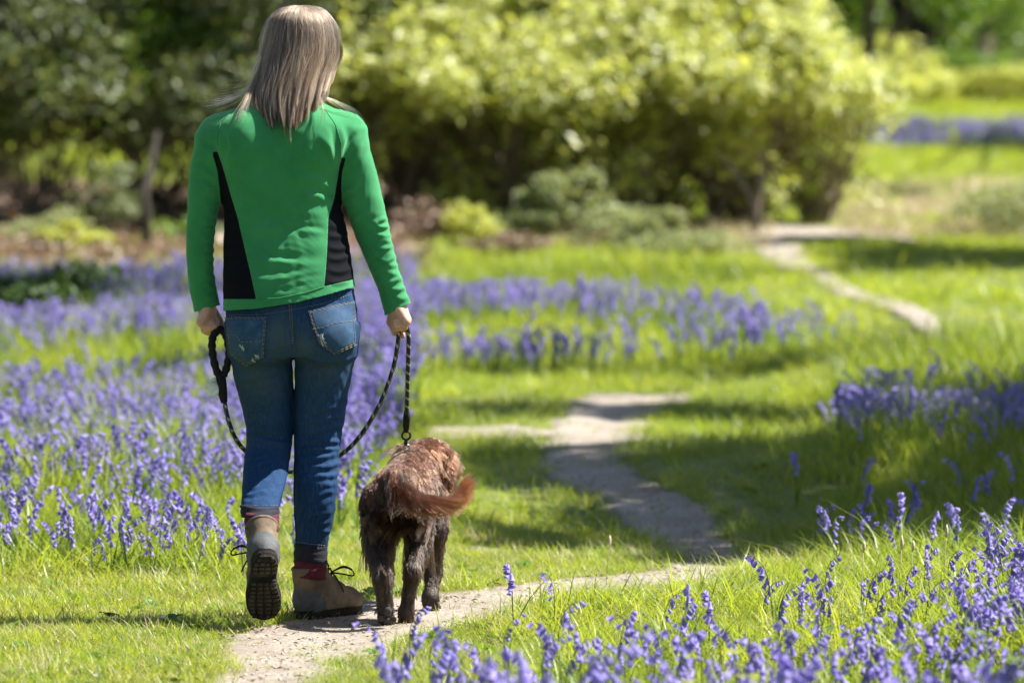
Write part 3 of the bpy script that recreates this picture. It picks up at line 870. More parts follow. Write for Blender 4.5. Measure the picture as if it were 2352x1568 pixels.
shrub("thicket", 1760, 43.2, .75, .6, 0.0, 1.25, 3600, mat=[M['brownish']], label="brownish shaded thicket right behind the forked trunk", group=G2, seed=54, **KD)
# greyer, shaded shrubs on the left
G = "grey-green shrubs on the wooded side"
O_ = M['olive']
shrub("shrub", 740, 41.8, .9, .8, 0.7, 2.9, 8500, mat=[O_], label="grey-green shrub behind the walker's head and shoulders", group=G, seed=11, **KW)
shrub("shrub", 500, 42.2, .9, .8, .75, 3.0, 8000, mat=[O_], label="grey-green shrub left of the walker's head", group=G, seed=12, **KW)
shrub("shrub", 260, 42.4, .9, .8, .75, 3.0, 8000, mat=[M['green'], M['olive']], label="darker leafy shrub above the thin dark trunk", group=G, seed=13, **KW)
shrub("shrub", 20, 42.0, .9, .8, .75, 3.0, 8000, mat=[O_], label="grey-green shrub filling the upper corner on the wooded side", group=G, seed=14, **KW)
shrub("shrub", -230, 42.2, .9, .8, .3, 3.0, 5000, mat=[O_], label="shrub just past the edge on the wooded side", group=G, seed=15, **KW)
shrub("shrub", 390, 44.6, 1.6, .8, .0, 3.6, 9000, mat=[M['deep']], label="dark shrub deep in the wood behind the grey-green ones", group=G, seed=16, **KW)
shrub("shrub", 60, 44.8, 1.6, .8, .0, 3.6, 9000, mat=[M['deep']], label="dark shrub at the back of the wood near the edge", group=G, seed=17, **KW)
shrub("shrub", 720, 44.4, 1.5, .8, .0, 3.6, 9000, mat=[M['brownish']], label="brownish shrub at the back behind the walker's head", group=G, seed=18, **KW)
G2 = "shaded thicket on the wooded side"
shrub("thicket", 90, 43.2, 1.0, .6, 0.35, 1.5, 3800, mat=[M['brownish']], label="dark brown tangle under the shrubs near the edge on the wooded side", group=G2, seed=61, **KD)
shrub("thicket", 380, 43.4, .9, .6, 0.45, 1.5, 3400, mat=[M['brownish']], label="dark brown tangle above the thin dark trunk", group=G2, seed=62, **KD)
shrub("thicket", 640, 43.2, .9, .6, 0.3, 1.5, 3600, mat=[M['brownish']], label="brown tangle behind the walker's back", group=G2, seed=63, **KD)
shrub("bush", 560, 38.4, .3, .25, 0.0, .3, 1100, .05, [M['olive']], "low green plant on the brown floor behind the walker's sleeve", None, seed=33, twig=.005, cat="bush", twigs=8, lobes=9)
shrub("bush", 170, 37.6, .26, .2, 0.0, .22, 800, .05, [Y], "low yellow-green plant at the rim of the brown floor and the bluebells", None, seed=34, twig=.005, cat="bush", twigs=8, lobes=8)
# low growth at the foot of the shrubs
shrub("bush", 1300, 39.8, .34, .3, 0.0, .56, 2300, .055, [M['pale']], "pale sage-green bush, tallest of the loose low ones before the yellow shrubs", None, seed=21, twig=.006, cat="bush", twigs=24, lobes=12, fill=.1)
shrub("bush", 1430, 39.4, .42, .3, 0.0, .40, 2300, .055, [M['pale']], "loose pale bush next to the tallest sage-green one, on the path side", None, seed=31, twig=.006, cat="bush", twigs=20, lobes=12, fill=.1)
shrub("bush", 1190, 39.6, .32, .3, 0.0, .30, 1500, .055, [M['olive']], "low dull green undergrowth between the little yellow bush and the sage-green one", None, seed=32, twig=.006, cat="bush", twigs=20, lobes=10, fill=.1)
shrub("bush", 1085, 38.6, .22, .2, 0.0, .34, 1500, .04, [Y], "little yellow-green bush at the end of the pale mound", None, seed=22, twig=.006, cat="bush", twigs=10)
shrub("bush", 1000, 39.4, .3, .25, 0.0, .3, 1200, .045, [M['litter']], "small rusty-brown dead bracken clump behind the walker's forearm", None, seed=23, twig=.006, cat="bracken", twigs=10)
shrub("bush", 1180, 38.2, .3, .22, 0.0, .16, 900, .04, [M['litter']], "reddish dead bracken patch just above the bluebells", None, seed=24, twig=.005, cat="bracken", twigs=6)
shrub("bush", 245, 39.5, .28, .3, 0.1, .62, 1100, .05, [M['olive']], "sapling bush with light green leaves beside the thin dark trunk", None, seed=25, twig=.008, cat="bush", twigs=14)
shrub("bush", 110, 38.9, .34, .3, 0.0, .3, 900, .045, [M['pale'], ], "straggly low green plant on the brown woodland floor at the edge", None, seed=26, twig=.006, cat="bush", twigs=10)
shrub("bush", 400, 39.2, .25, .25, 0.0, .25, 700, .045, [M['green']], "tiny green plant between the dark trunk and the walker's sleeve", None, seed=27, twig=.005, cat="bush", twigs=6)
shrub("bush", 60, 29.6, .55, .42, 0.0, .40, 4200, .05, [M['dark']], "dark green bramble clump among the bluebells on the shaded side", None, seed=28, twig=.008, cat="bush", twigs=14)  # dark leaf colour also stands in for the shade on the clump
shrub("bush", 1560, 38.6, .45, .3, 0.0, .22, 1600, .04, [M['pale']], "low grassy tussock bush at the end of the pale mound", None, seed=29, twig=.005, cat="bush", twigs=8)
shrub("bush", 2380, 41.2, .7, .5, 0.0, .40, 3000, .05, [M['pale']], "straggly heap of dead twigs and pale leaves beyond the deep shadow", None, seed=30, twig=.012, cat="bush", twigs=60)
# far end of the clearing
G = "low bushes at the far end"
for i, (xd, d, rx, h, mt, lab) in enumerate(((2110, 76, .8, .75, Y, "low yellowish bush behind the far bluebells, first from the yellow shrubs"), (2240, 77, .8, .8, M['green'], "fresh green low bush behind the middle of the far bluebells"),
                                            (2350, 76, .8, .75, Y, "low yellow-green bush at the outer end of the far bluebells"), (2490, 77, .9, .9, M['green'], "low bush at the far edge of the clearing"))):
    shrub("bush", xd, d, rx, .6, 0.0, h, 3200, .08, [mt], lab, G, seed=40 + i, twig=.01, cat="bush", twigs=10)
shrub("bush", 1960, 74, 1.1, .8, 0.0, 1.1, 3500, .09, [Y], "sunlit yellow bush showing above the end of the yellow row", G, seed=46, twig=.01, cat="bush", twigs=10)

def tree(name, xd, d, r, lean, zc, rc, nleaf, size, mat, bark, label, group=None, seed=0, H=7.0, world=None, cat="tree"):
    R = random.Random(seed + 900)
    bx = (xd - 1176) * d / FD; by = d - CAM_D
    if world: bx, by = world
    bz = float(z_ground(bx, by))
    o = empty(name, (bx, by, bz), label, cat, group)
    wb = MB()
    top = Vector((lean, 0, H))
    pts = catmull([(0, 0, -.15), (lean * .1, 0, .4), (lean * .4 + R.uniform(-.1, .1), 0, H * .4), top], 6)
    wb.tube(pts, [r * 1.35 if i == 0 else r * (1 - .65 * i / (len(pts) - 1)) for i in range(len(pts))], 10)
    cl = []
    for _ in range(18):
        a = R.uniform(0, 6.283); q = R.uniform(.25, 1)
        c = Vector((lean + rc[0] * q * math.cos(a), rc[1] * q * math.sin(a), zc + rc[2] * R.uniform(-1, 1)))
        s = R.uniform(.25, .45); cl.append((c, (rc[0] * s, rc[1] * s, rc[2] * s), s))
    branchwork(wb, pts[len(pts) // 3], [(c[0], 1) for c in cl[:6]], r * .35, seed)
    branchwork(wb, pts[-3], [(c[0], 1) for c in cl[6:12]], r * .3, seed + 1)
    link("trunk", wb.mesh("trunk"), M[bark], o)
    V, F = leaf_cloud(cl, nleaf, size)
    link("crown", MB().add(V, F).mesh("crown"), mat, o, smooth=False)
    return o

G = "tall trees beyond the clearing"
tree("tree", 2122, 86, .27, -.5, 4.6, (2.6, 2.2, 2.0), 6500, .16, [M['dark']], 'dark_bark', "tree with a thick dark leaning trunk beyond the far bluebells", G, 1)
tree("tree", 2262, 84, .11, .1, 4.8, (2.0, 2.0, 1.8), 3500, .16, [M['dark']], 'bark_lit', "tree with a slim sunlit pale trunk beyond the far bluebells", G, 2)
tree("tree", 2420, 88, .2, .2, 4.2, (2.6, 2.2, 2.2), 6000, .16, [M['dark']], 'bark', "dark tree at the edge behind the slim pale trunk", G, 3)
tree("tree", 1975, 62, .09, .2, 2.7, (1.5, 1.1, 1.3), 8200, .11, [M['green']], 'bark', "fresh green tree hanging over the end of the yellow row", G, 4, H=4)
tree("tree", 2010, 92, .2, 0, 3.6, (2.8, 2.0, 2.6), 6500, .16, [M['green']], 'bark', "mid-green tree behind the fresh green one", G, 5)
for i, (xd, d, lab) in enumerate(((2190, 99, "far woodland tree between the thick dark trunk and the slim pale one"), (2330, 102, "farthest woodland tree, right behind the slim pale trunk"), (2520, 98, "woodland tree past the edge of the far clearing"), (1880, 97, "far woodland tree glimpsed above the end of the yellow row"))):
    tree("tree", xd, d, .2, 0, 3.6, (3.0, 2.2, 3.2), 4500, .2, [M['dark'] if i % 3 else M['green']], 'bark', lab, G, 20 + i)
# the mass of undergrowth that closes the far wood
cl = []
for i in range(90):
    cl.append((Vector((random.uniform(-14, 16), random.uniform(88, 98), 0)), (1.3, 1.2, random.uniform(.9, 2.6)), 1))
    cl[-1][0].z = float(z_ground(cl[-1][0].x, cl[-1][0].y)) + .5
V, F = leaf_cloud(cl, 30000, .2)
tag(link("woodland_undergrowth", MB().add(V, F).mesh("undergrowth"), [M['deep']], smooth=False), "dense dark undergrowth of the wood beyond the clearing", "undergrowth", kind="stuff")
# thin dark trunk on the woodland floor
px, py = gpt(335, 598); o = empty("sapling", (px, py, float(z_ground(px, py))), "thin dark bare trunk standing on the brown woodland floor", "tree trunk")
wb = MB(); wb.tube(catmull([(0, 0, -.05), (.01, 0, .2), (-.01, .05, .4), (.01, .3, .55), (.03, .7, .8)], 5), np.linspace(.042, .018, 21), 8)
link("trunk", wb.mesh("trunk"), M['dark_bark'], o)

# trees to the side of the clearing, past the frame, whose crowns shade the path
def lift(xd, yd, h):
    x, y = gpt(xd, yd); z = float(z_ground(x, y))
    return Vector((x, y, z)) + SUN * (h / SUN.z)

def shade_tree(trunk_xy, blobs, label, seed, leaf=.11):
    """blobs: (near row, far row, left col, right col, height, cover)"""
    bx, by = trunk_xy; bz = float(z_ground(bx, by))
    o = empty("shade_tree", (bx, by, bz), label, "tree", "trees shading the path")
    base = Vector((bx, by, bz)); allV, allF, tg, off = [], [], [], 0
    for (y0, y1, x0, x1, h, cover) in blobs:
        c0 = lift((x0 + x1) / 2, (y0 + y1) / 2, h)
        d0, d1 = float(row_to_d(y0)), float(row_to_d(y1))
        xc, yc = gpt((x0 + x1) / 2, (y0 + y1) / 2)
        c0.y += (d0 + d1) / 2 - CAM_D - yc
        rx = (x1 - x0) / 2 * (d0 + d1) / 2 / FD; ry = (d1 - d0) / 2
        n = int(cover * 4 * rx * ry / (leaf * leaf * .3) * 2.2)
        cl = []
        R = random.Random(seed + int(x0 + y0))
        rr = min(.45, .3 * min(rx, ry) + .1); m_ = max(3, int(4 * rx * ry / (rr * rr) * 1.3))
        for _ in range(m_):
            u, v = R.uniform(-1, 1), R.uniform(-1, 1)
            pass
            cl.append((c0 - base + Vector((u * max(.02, rx - rr * .7), v * max(.02, ry - rr * .7), R.uniform(-.15, .15))), (rr * 1.15, rr * .9, .22), 1))
        V, F = leaf_cloud(cl, n, leaf, .6)
        allV.append(V); allF.append(F + off); off += len(V)
        tg += [(c[0], .6) for c in cl[::max(1, m_ // 4)][:4]]
    wb = MB()
    topz = max(t[0].z for t in tg)
    tr = catmull([(0, 0, -.2), (.05, 0, .6), (-.1, .1, topz * .4), (0, 0, topz * .75)], 5)
    wb.tube(tr, np.linspace(.26, .12, len(tr)), 10)
    branchwork(wb, tr[-4], tg, .08, seed, .08)
    link("trunk", wb.mesh("trunk"), M['bark'], o)
    link("crown", MB().add(np.concatenate(allV), np.concatenate(allF)).mesh("crown"), [M['dark']], o, smooth=False)
    return o
shade_tree((6.2, 5.6), [(1285, 1015, 1500, 2150, 7.0, 2.4), (1285, 1035, 2080, 2700, 7.4, 2.4), (1250, 1175, 1040, 1420, 6.2, 1.6), (1125, 1015, 1040, 1520, 6.4, 2.1), (1240, 1120, 1380, 1560, 6.6, 1.4), (1285, 1190, 1430, 1800, 6.9, 2.2), (1190, 1050, 1260, 1640, 6.9, 1.8), (1235, 1130, 1750, 2500, 7.2, 2.0)],
           "broad-crowned tree beside the clearing whose crown shades the near path", 1)
shade_tree((7.0, 10.5), [(978, 930, 1290, 2000, 7.5, 3.2), (1040, 925, 2000, 2700, 7.8, 2.3), (982, 945, 1000, 1330, 7.0, 1.0), (875, 852, 1610, 1840, 7.0, 1.8), (852, 832, 1090, 1330, 7.0, 1.5)],
           "tree beside the clearing shading the middle of the path", 2)
shade_tree((5.5, 13.5), [(935, 872, 230, 530, 8.0, 1.8), (905, 850, 520, 980, 7.4, .9), (1010, 960, 840, 960, 7, 1.0)], "tree beside the clearing shading part of the bluebell meadow", 3)
shade_tree((6.5, 22.0), [(800, 690, -160, 240, 9.0, 2.2), (760, 700, 240, 480, 9, .5), (628, 575, 1900, 2700, 5.5, 4.5), (572, 556, 1750, 2150, 5.0, 1.4)], "tree beside the clearing shading the bramble clump and the far path", 4)
shade_tree((7.5, 46.0), [(362, 343, 2080, 2500, 6.0, 1.8), (480, 455, 1980, 2120, 5, 1.5)], "tree at the far side of the clearing", 5)

# ------------------------------------------------------------------ rounded-body modelling: distance fields turned into one surface
class Field:
    def __init__(self, lo, hi, xs=0.005, ys=0.005, zs=0.005):
        def ax(a, b, s):
            if hasattr(s, "__len__"): return np.asarray(s, np.float32)
            return np.arange(a, b + s, s, dtype=np.float32)
        self.x, self.y, self.z = ax(lo[0], hi[0], xs), ax(lo[1], hi[1], ys), ax(lo[2], hi[2], zs)
        self.v = np.full((len(self.x), len(self.y), len(self.z)), 0.3, np.float32)
    def _sl(self, lo, hi):
        s = []
        for a, l, h in zip((self.x, self.y, self.z), lo, hi):
            i0 = max(0, int(np.searchsorted(a, l)) - 1); i1 = min(len(a), int(np.searchsorted(a, h)) + 1)
            s.append(slice(i0, i1))
        return tuple(s)
    def _put(self, sl, d, k, op='u'):
        cur = self.v[sl]
        if op == 'u':
            if k <= 0: self.v[sl] = np.minimum(cur, d)
            else:
                h = np.clip(0.5 + 0.5 * (cur - d) / k, 0, 1)
                self.v[sl] = cur * (1 - h) + d * h - k * h * (1 - h)
        else:
            h = np.clip(0.5 - 0.5 * (cur + d) / k, 0, 1)
            self.v[sl] = cur * (1 - h) - d * h + k * h * (1 - h)
    def cone(self, a, b, ra, rb, k=0.01, sc=(1, 1, 1), op='u'):
        a = np.array(a, np.float32); b = np.array(b, np.float32); sc = np.array(sc, np.float32)
        m = (max(ra, rb)) * sc.max() + k + 0.02
        sl = self._sl(np.minimum(a, b) - m, np.maximum(a, b) + m)
        X = (self.x[sl[0]][:, None, None] - a[0]) / sc[0]; Yv = (self.y[sl[1]][None, :, None] - a[1]) / sc[1]; Z = (self.z[sl[2]][None, None, :] - a[2]) / sc[2]
        ba = (b - a) / sc; L2 = float(ba @ ba) + 1e-12
        t = np.clip((X * ba[0] + Yv * ba[1] + Z * ba[2]) / L2, 0, 1)
        d = np.sqrt((X - ba[0] * t) ** 2 + (Yv - ba[1] * t) ** 2 + (Z - ba[2] * t) ** 2) - (ra + (rb - ra) * t)
        self._put(sl, d * sc.min(), k, op); return self
    def ell(self, c, r, k=0.01, rot=None, op='u'):
        c = np.array(c, np.float32); r = np.array(r, np.float32); m = r.max() + k + 0.02
        sl = self._sl(c - m, c + m)
        X = self.x[sl[0]][:, None, None] - c[0]; Yv = self.y[sl[1]][None, :, None] - c[1]; Z = self.z[sl[2]][None, None, :] - c[2]
        if rot is not None:
            R = np.array(rot.transposed())
            X, Yv, Z = (R[i, 0] * X + R[i, 1] * Yv + R[i, 2] * Z for i in range(3))
        q = np.sqrt((X / r[0]) ** 2 + (Yv / r[1]) ** 2 + (Z / r[2]) ** 2)
        g = np.sqrt((X / r[0] ** 2) ** 2 + (Yv / r[1] ** 2) ** 2 + (Z / r[2] ** 2) ** 2) + 1e-6
        self._put(sl, q * (q - 1) / g, k, op); return self
    def prof(self, zt, cx, cy, a, b, k=0.01, n=2.0):
        """upright tube with an elliptical section that changes with height"""
        o = np.argsort(zt); zt, cx, cy, a, b = (np.asarray(q, np.float32)[o] for q in (zt, cx, cy, a, b))
        m = max(a.max(), b.max()) + k + .02
        sl = self._sl((cx.min() - m, cy.min() - m, zt[0] - k - .02), (cx.max() + m, cy.max() + m, zt[-1] + k + .02))
        z = self.z[sl[2]]; zi = np.clip(z, zt[0], zt[-1])
        f = lambda q: np.interp(zi, zt, q).astype(np.float32)[None, None, :]
        X = (self.x[sl[0]][:, None, None] - f(cx)); Yv = (self.y[sl[1]][None, :, None] - f(cy)); A, B = f(a), f(b)
        if n == 2.0: q = np.sqrt((X / A) ** 2 + (Yv / B) ** 2) + 1e-6
        else: q = (np.abs(X / A) ** n + np.abs(Yv / B) ** n) ** (1 / n) + 1e-6
        g = np.sqrt((X / A ** 2) ** 2 + (Yv / B ** 2) ** 2) / q + 1e-6
        d = np.maximum((q - 1) / np.maximum(g, 1e-3), np.abs(z - zi)[None, None, :] - .001)
        self._put(sl, d, k); return self
    def plane_cut(self, axis, val, keep_above=True):
        c = (self.x, self.y, self.z)[axis]; sh = [1, 1, 1]; sh[axis] = -1
        d = (val - c if keep_above else c - val).reshape(sh)
        self.v = np.maximum(self.v, d); return self
    def mesh(self, smooth=2):
        v = self.v; s = v < 0; nx, ny, nz = v.shape
        acc = np.zeros((nx - 1, ny - 1, nz - 1, 3), np.float32); cnt = np.zeros((nx - 1, ny - 1, nz - 1), np.float32)
        faces = []
        for axv in range(3):
            for o1 in (0, 1):
                for o2 in (0, 1):
                    off = [0, 0, 0]; oth = [i for i in range(3) if i != axv]; off[oth[0]] = o1; off[oth[1]] = o2
                    off2 = list(off); off2[axv] = 1
                    S = lambda q: tuple(slice(q[i], q[i] + v.shape[i] - 1) for i in range(3))
                    v0 = v[S(off)]; v1 = v[S(off2)]
                    I = np.nonzero((v0 < 0) != (v1 < 0))
                    a0 = v0[I]; a1 = v1[I]; t = a0 / (a0 - a1)
                    p = np.zeros((len(t), 3), np.float32); p[:, oth[0]] = o1; p[:, oth[1]] = o2; p[:, axv] = t
                    acc[I] += p; cnt[I] += 1
        I = np.nonzero(cnt > 0); idm = np.full(cnt.shape, -1, np.int64); idm[I] = np.arange(len(I[0]))
        fr = acc[I] / cnt[I][:, None]
        V = np.stack([c[i] + (c[i + 1] - c[i]) * fr[:, j] for j, (c, i) in enumerate(zip((self.x, self.y, self.z), I))], -1).astype(np.float64)
        for axv in range(3):
            a = np.moveaxis(s, axv, 0); w = np.moveaxis(idm, axv, 0)
            e0, e1 = a[:-1, 1:-1, 1:-1], a[1:, 1:-1, 1:-1]
            J = np.nonzero(e0 != e1); x_, y_, z_ = J; y_ = y_ + 1; z_ = z_ + 1
            q = np.stack([w[x_, y_ - 1, z_ - 1], w[x_, y_, z_ - 1], w[x_, y_, z_], w[x_, y_ - 1, z_]], -1)
            flip = ~e0[J] if axv != 1 else e0[J]
            q[flip] = q[flip][:, ::-1]
            faces.append(q)
        F = np.concatenate(faces); F = F[(F >= 0).all(1)]
        for _ in range(smooth): V = relax(V, F, 0.5)
        return V, F

def relax(V, F, lam):
    S = np.zeros_like(V); c = np.zeros(len(V))
    for i in range(F.shape[1]):
        a, b = F[:, i], F[:, (i + 1) % F.shape[1]]
        for j in range(3):
            S[:, j] += np.bincount(a, V[b, j], len(V)) + np.bincount(b, V[a, j], len(V))
        c += np.bincount(a, minlength=len(V)) + np.bincount(b, minlength=len(V))
    c = np.maximum(c, 1)
    return V * (1 - lam) + S / c[:, None] * lam

def vnormals(V, F):
    n = np.cross(V[F[:, 2]] - V[F[:, 0]], V[F[:, -1]] - V[F[:, 1]]) if F.shape[1] == 4 else np.cross(V[F[:, 1]] - V[F[:, 0]], V[F[:, 2]] - V[F[:, 0]])
    N = np.zeros_like(V)
    for i in range(F.shape[1]):
        for j in range(3): N[:, j] += np.bincount(F[:, i], n[:, j], len(V))
    return N / (np.linalg.norm(N, axis=1)[:, None] + 1e-12)

def tris(F): return np.concatenate([F[:, [0, 1, 2]], F[:, [0, 2, 3]]]) if F.shape[1] == 4 else F

def cut(V, T, g):
    """split triangles along g = 0; returns (V, T_inside, T_outside), inside where g > 0"""
    ins = g > 0; k = ins[T].sum(1)
    Tin, Tout = [T[k == 3]], [T[k == 0]]
    newV, cache, n = [], {}, len(V)
    def mid(a, b):
        key = (a, b) if a < b else (b, a)
        if key not in cache:
            t = g[a] / (g[a] - g[b]); t = min(max(t, .02), .98)
            cache[key] = n + len(newV); newV.append(V[a] + (V[b] - V[a]) * t)
        return cache[key]
    ti, to = [], []
    for t, kk in zip(T[(k > 0) & (k < 3)], k[(k > 0) & (k < 3)]):
        t = list(map(int, t)); odd = [i for i in range(3) if ins[t[i]] == (kk == 1)][0]
        a, b, c = t[odd], t[(odd + 1) % 3], t[(odd + 2) % 3]
        ab, ac = mid(a, b), mid(a, c)
        one, two = (ti, to) if kk == 1 else (to, ti)
        one.append((a, ab, ac)); two += [(ab, b, c), (ab, c, ac)]
    V2 = np.concatenate([V, np.array(newV).reshape(-1, 3)])
    f = lambda L, l: np.concatenate([L[0], np.array(l, int).reshape(-1, 3)])
    return V2, f(Tin, ti), f(Tout, to)

def compact(V, T):
    u, inv = np.unique(T, return_inverse=True)
    return V[u], inv.reshape(T.shape)

PX = CAM_D / FD      # metres per survey unit at the walker
def zz(yd): return CAM_H - (np.asarray(yd, float) - YH) * PX
def xx(xd): return (np.asarray(xd, float) - 1176) * PX

def fold(V, N, lst, back=True):
    """cloth folds: (x0,y0,x1,y1,width,height mm); positive ridge, negative crease"""
    sx = V[:, 0] / PX * CAM_D / (V[:, 1] + CAM_D) + 1176; sy = YH + (CAM_H - V[:, 2]) / PX * CAM_D / (V[:, 1] + CAM_D)
    w = np.clip(-N[:, 1] * 1.6 + 0.5, 0, 1) if back else np.ones(len(V))
    D = np.zeros(len(V))
    for (x0, y0, x1, y1, wd, am) in lst:
        dx, dy = x1 - x0, y1 - y0; L = math.hypot(dx, dy)
        t = ((sx - x0) * dx + (sy - y0) * dy) / L ** 2
        s = ((sx - x0) * -dy + (sy - y0) * dx) / L + wd * .6 * np.sin(t * 5 + x0)
        win = np.clip(1 - np.abs(2 * t - 1) ** 3, 0, None) * (np.abs(2 * t - 1) < 1)
        D += am * .001 * win * (np.exp(-(s / wd) ** 2) - .55 * np.exp(-((s - 1.7 * wd) / wd) ** 2) - .25 * np.exp(-((s + 1.7 * wd) / wd) ** 2))
    return V + N * (D * w)[:, None]

def prof_rows(rows):
    """(row, left, right, depth centre, half depth)"""
    r = np.array(rows, float)
    yd = np.linspace(r[0, 0], r[-1, 0], int((r[-1, 0] - r[0, 0]) / 4) + 2)
    c = [np.interp(yd, r[:, 0], r[:, i]) for i in range(1, 5)]
    k = np.hanning(9); k /= k.sum()
    c = [np.convolve(np.pad(q, 4, mode='edge'), k, 'valid') for q in c]
    d = (CAM_D + c[2]) / CAM_D
    z = CAM_H - (yd - YH) * PX * d
    return z, ((c[0] + c[1]) / 2 - 1176) * PX * d, c[2], (c[1] - c[0]) / 2 * PX * d, c[3]

TORSO = [(196, 605, 722, .035, .055), (222, 603, 728, .02, .06), (238, 570, 744, .01, .07), (250, 535, 772, .0, .08), (264, 506, 794, .0, .09), (280, 488, 806, .0, .1), (305, 482, 812, .0, .108), (340, 490, 800, .0, .115), (380, 500, 786, .0, .114), (420, 508, 779, .0, .11),
         (470, 516, 779, .005, .103), (520, 515, 793, .0, .10), (560, 513, 802, -.005, .105), (600, 512, 808, -.01, .113), (640, 511, 814, -.015, .122), (690, 513, 818, -.02, .13), (728, 513, 820, -.02, .132)]
ARM_L = [(312, 454, 530, .0, .045), (335, 447, 520, .0, .052), (370, 437, 516, .0, .052), (420, 432, 512, .005, .050), (460, 430, 503, .01, .046), (510, 428, 496, .012, .043), (560, 427, 491, .015, .04), (620, 429, 491, .02, .037), (670, 435, 498, .025, .034), (705, 444, 505, .03, .034), (722, 446, 507, .03, .034)]
ARM_R = [(305, 758, 830, .0, .045), (330, 770, 846, .0, .054), (370, 778, 859, .0, .054), (420, 784, 872, .005, .052), (460, 791, 881, .005, .050), (510, 806, 892, .008, .047), (560, 823, 902, .01, .043), (620, 849, 917, .015, .039), (660, 866, 931, .018, .036), (695, 876, 944, .02, .035), (728, 884, 954, .02, .034)]
HIPS = [(655, 524, 812, -.015, .112), (690, 519, 818, -.018, .118), (730, 517, 822, -.022, .124), (770, 520, 824, -.024, .126), (800, 524, 820, -.02, .12), (815, 526, 817, -.018, .11)]
LEG_L = [(745, 520, 665, -.02, .10), (800, 526, 671, -.012, .098), (850, 533, 672, .0, .090), (900, 545, 673, .012, .082), (950, 559, 674, .025, .074), (1000, 567, 673, .028, .066), (1040, 562, 669, -.01, .062), (1080, 557, 663, -.06, .058), (1110, 555, 657, -.105, .056), (1150, 554, 646, -.165, .052), (1176, 553, 638, -.205, .050)]
LEG_R = [(745, 680, 824, -.02, .10), (800, 677, 819, -.015, .096), (850, 676, 811, -.005, .088), (900, 676, 801, .005, .08), (950, 676, 794, .012, .073), (1000, 676, 786, .012, .064), (1060, 675, 778, -.008, .062), (1110, 673, 776, -.02, .062), (1160, 674, 772, -.02, .058), (1200, 676, 765, -.012, .052), (1240, 678, 755, -.005, .047), (1264, 678, 751, 0, .046)]
BOOT_L_TOP = P(600, 1206, -.245)
BOOT_R_TOP = P(708, 1316, .0)

woman = empty("person", (xx(640), 0, 0), "woman in a green and black fleece and blue jeans walking away with a dog", "person")

# --- the body, one continuous figure
zs = np.concatenate([np.arange(-.01, .66, .012), np.arange(.66, .90, .0032), np.arange(.90, 1.32, .011), np.arange(1.32, 1.70, .0036)])
B = Field((xx(425), -.34, 0), (xx(960), .30, 0), .0042, .0042, zs)
def shrink(rows, m):
    z, cx, cy, a, b = prof_rows(rows); return z, cx, cy, np.maximum(a - m, .012), np.maximum(b - m, .012)
B.prof(*shrink(TORSO, .016), k=.02).prof(*shrink(HIPS, .028), k=.008)
B.prof(*shrink(ARM_L, .014), k=.02).prof(*shrink(ARM_R, .014), k=.02)
B.prof(*shrink(LEG_L[1:], .017), k=.008).prof(*shrink(LEG_R[1:], .016), k=.008)
al, ar = P(598, 1192, -.225), P(712, 1264, 0)
B.cone(P(595, 1150, -.165), al, .022, .022, .008).cone(al, BOOT_L_TOP + Vector((0, -.02, -.02)), .024, .030, .008).cone(BOOT_L_TOP + Vector((0, -.02, -.02)), BOOT_L_TOP + Vector((0, .06, -.22)), .032, .03, .015)
B.cone(ar, (ar.x, .0, .07), .035, .032, .01).cone((ar.x, -.01, .06), (ar.x + .08, .14, .05), .034, .03, .015)
HC = P(688, 112, .075)                       # head
nk = P(664, 235, .01)
B.cone(nk - Vector((0, 0, .03)), HC + Vector((0, -.015, -.05)), .056, .052, .02)
RH = Matrix.Rotation(math.radians(-18), 3, 'X') @ Matrix.Identity(3)
RZ = Matrix.Rotation(math.radians(-14), 3, 'Z') @ Matrix.Rotation(math.radians(-20), 3, 'X')
H = lambda x, y, z: HC + RZ @ Vector((x, y, z))
B.ell(H(0, -.01, .02), (.074, .092, .088), .02, RZ).ell(H(0, .03, -.04), (.058, .065, .078), .03, RZ).ell(H(0, .055, -.095), (.03, .03, .022), .02, RZ)
B.cone(H(0, .094, .005), H(0, .112, -.03), .009, .012, .012).ell(H(0, .088, -.062), (.024, .014, .009), .008, RZ)
B.ell(H(.03, .092, .012), (.014, .012, .009), .006, RZ, 's').ell(H(-.03, .092, .012), (.014, .012, .009), .006, RZ, 's')
B.ell(H(.03, .082, .01), (.012, .012, .011), .003, RZ).ell(H(-.03, .082, .01), (.012, .012, .011), .003, RZ)
B.ell(H(.076, .0, -.01), (.009, .02, .03), .008, RZ).ell(H(-.076, .0, -.01), (.009, .02, .03), .008, RZ)
def hand(wr, kn, fwd, fingers, thumb, y0):
    """palm from wrist to knuckle row, fingers listed from the far (index) side to the near one"""
    wr, kn = Vector(wr), Vector(kn)
    B.cone(wr + Vector((0, 0, .03)), wr, .024, .023, .012, (1, 1.15, 1))
    for i, (j1, j2, j3, r) in enumerate(fingers):
        dy = .034 - .0215 * i
        k0 = kn + Vector((0, dy, -.002 * abs(i - 1)))
        B.cone(wr + Vector((0, dy * .6, -.004)), k0, .017, .0135, .009)
        pts = [k0] + [P(a, b, y0 + dy * .95) for a, b in (j1, j2, j3)]
        for q, rr in zip(range(3), (1.0, .92, .82)): B.cone(pts[q], pts[q + 1], r * rr, r * rr * .9, .0035)
    t = [Vector(q) for q in thumb]
    for q, rr in zip(range(len(t) - 1), (1.25, 1.05, .95)): B.cone(t[q], t[q + 1], .0105 * rr, .0095 * rr, .004)
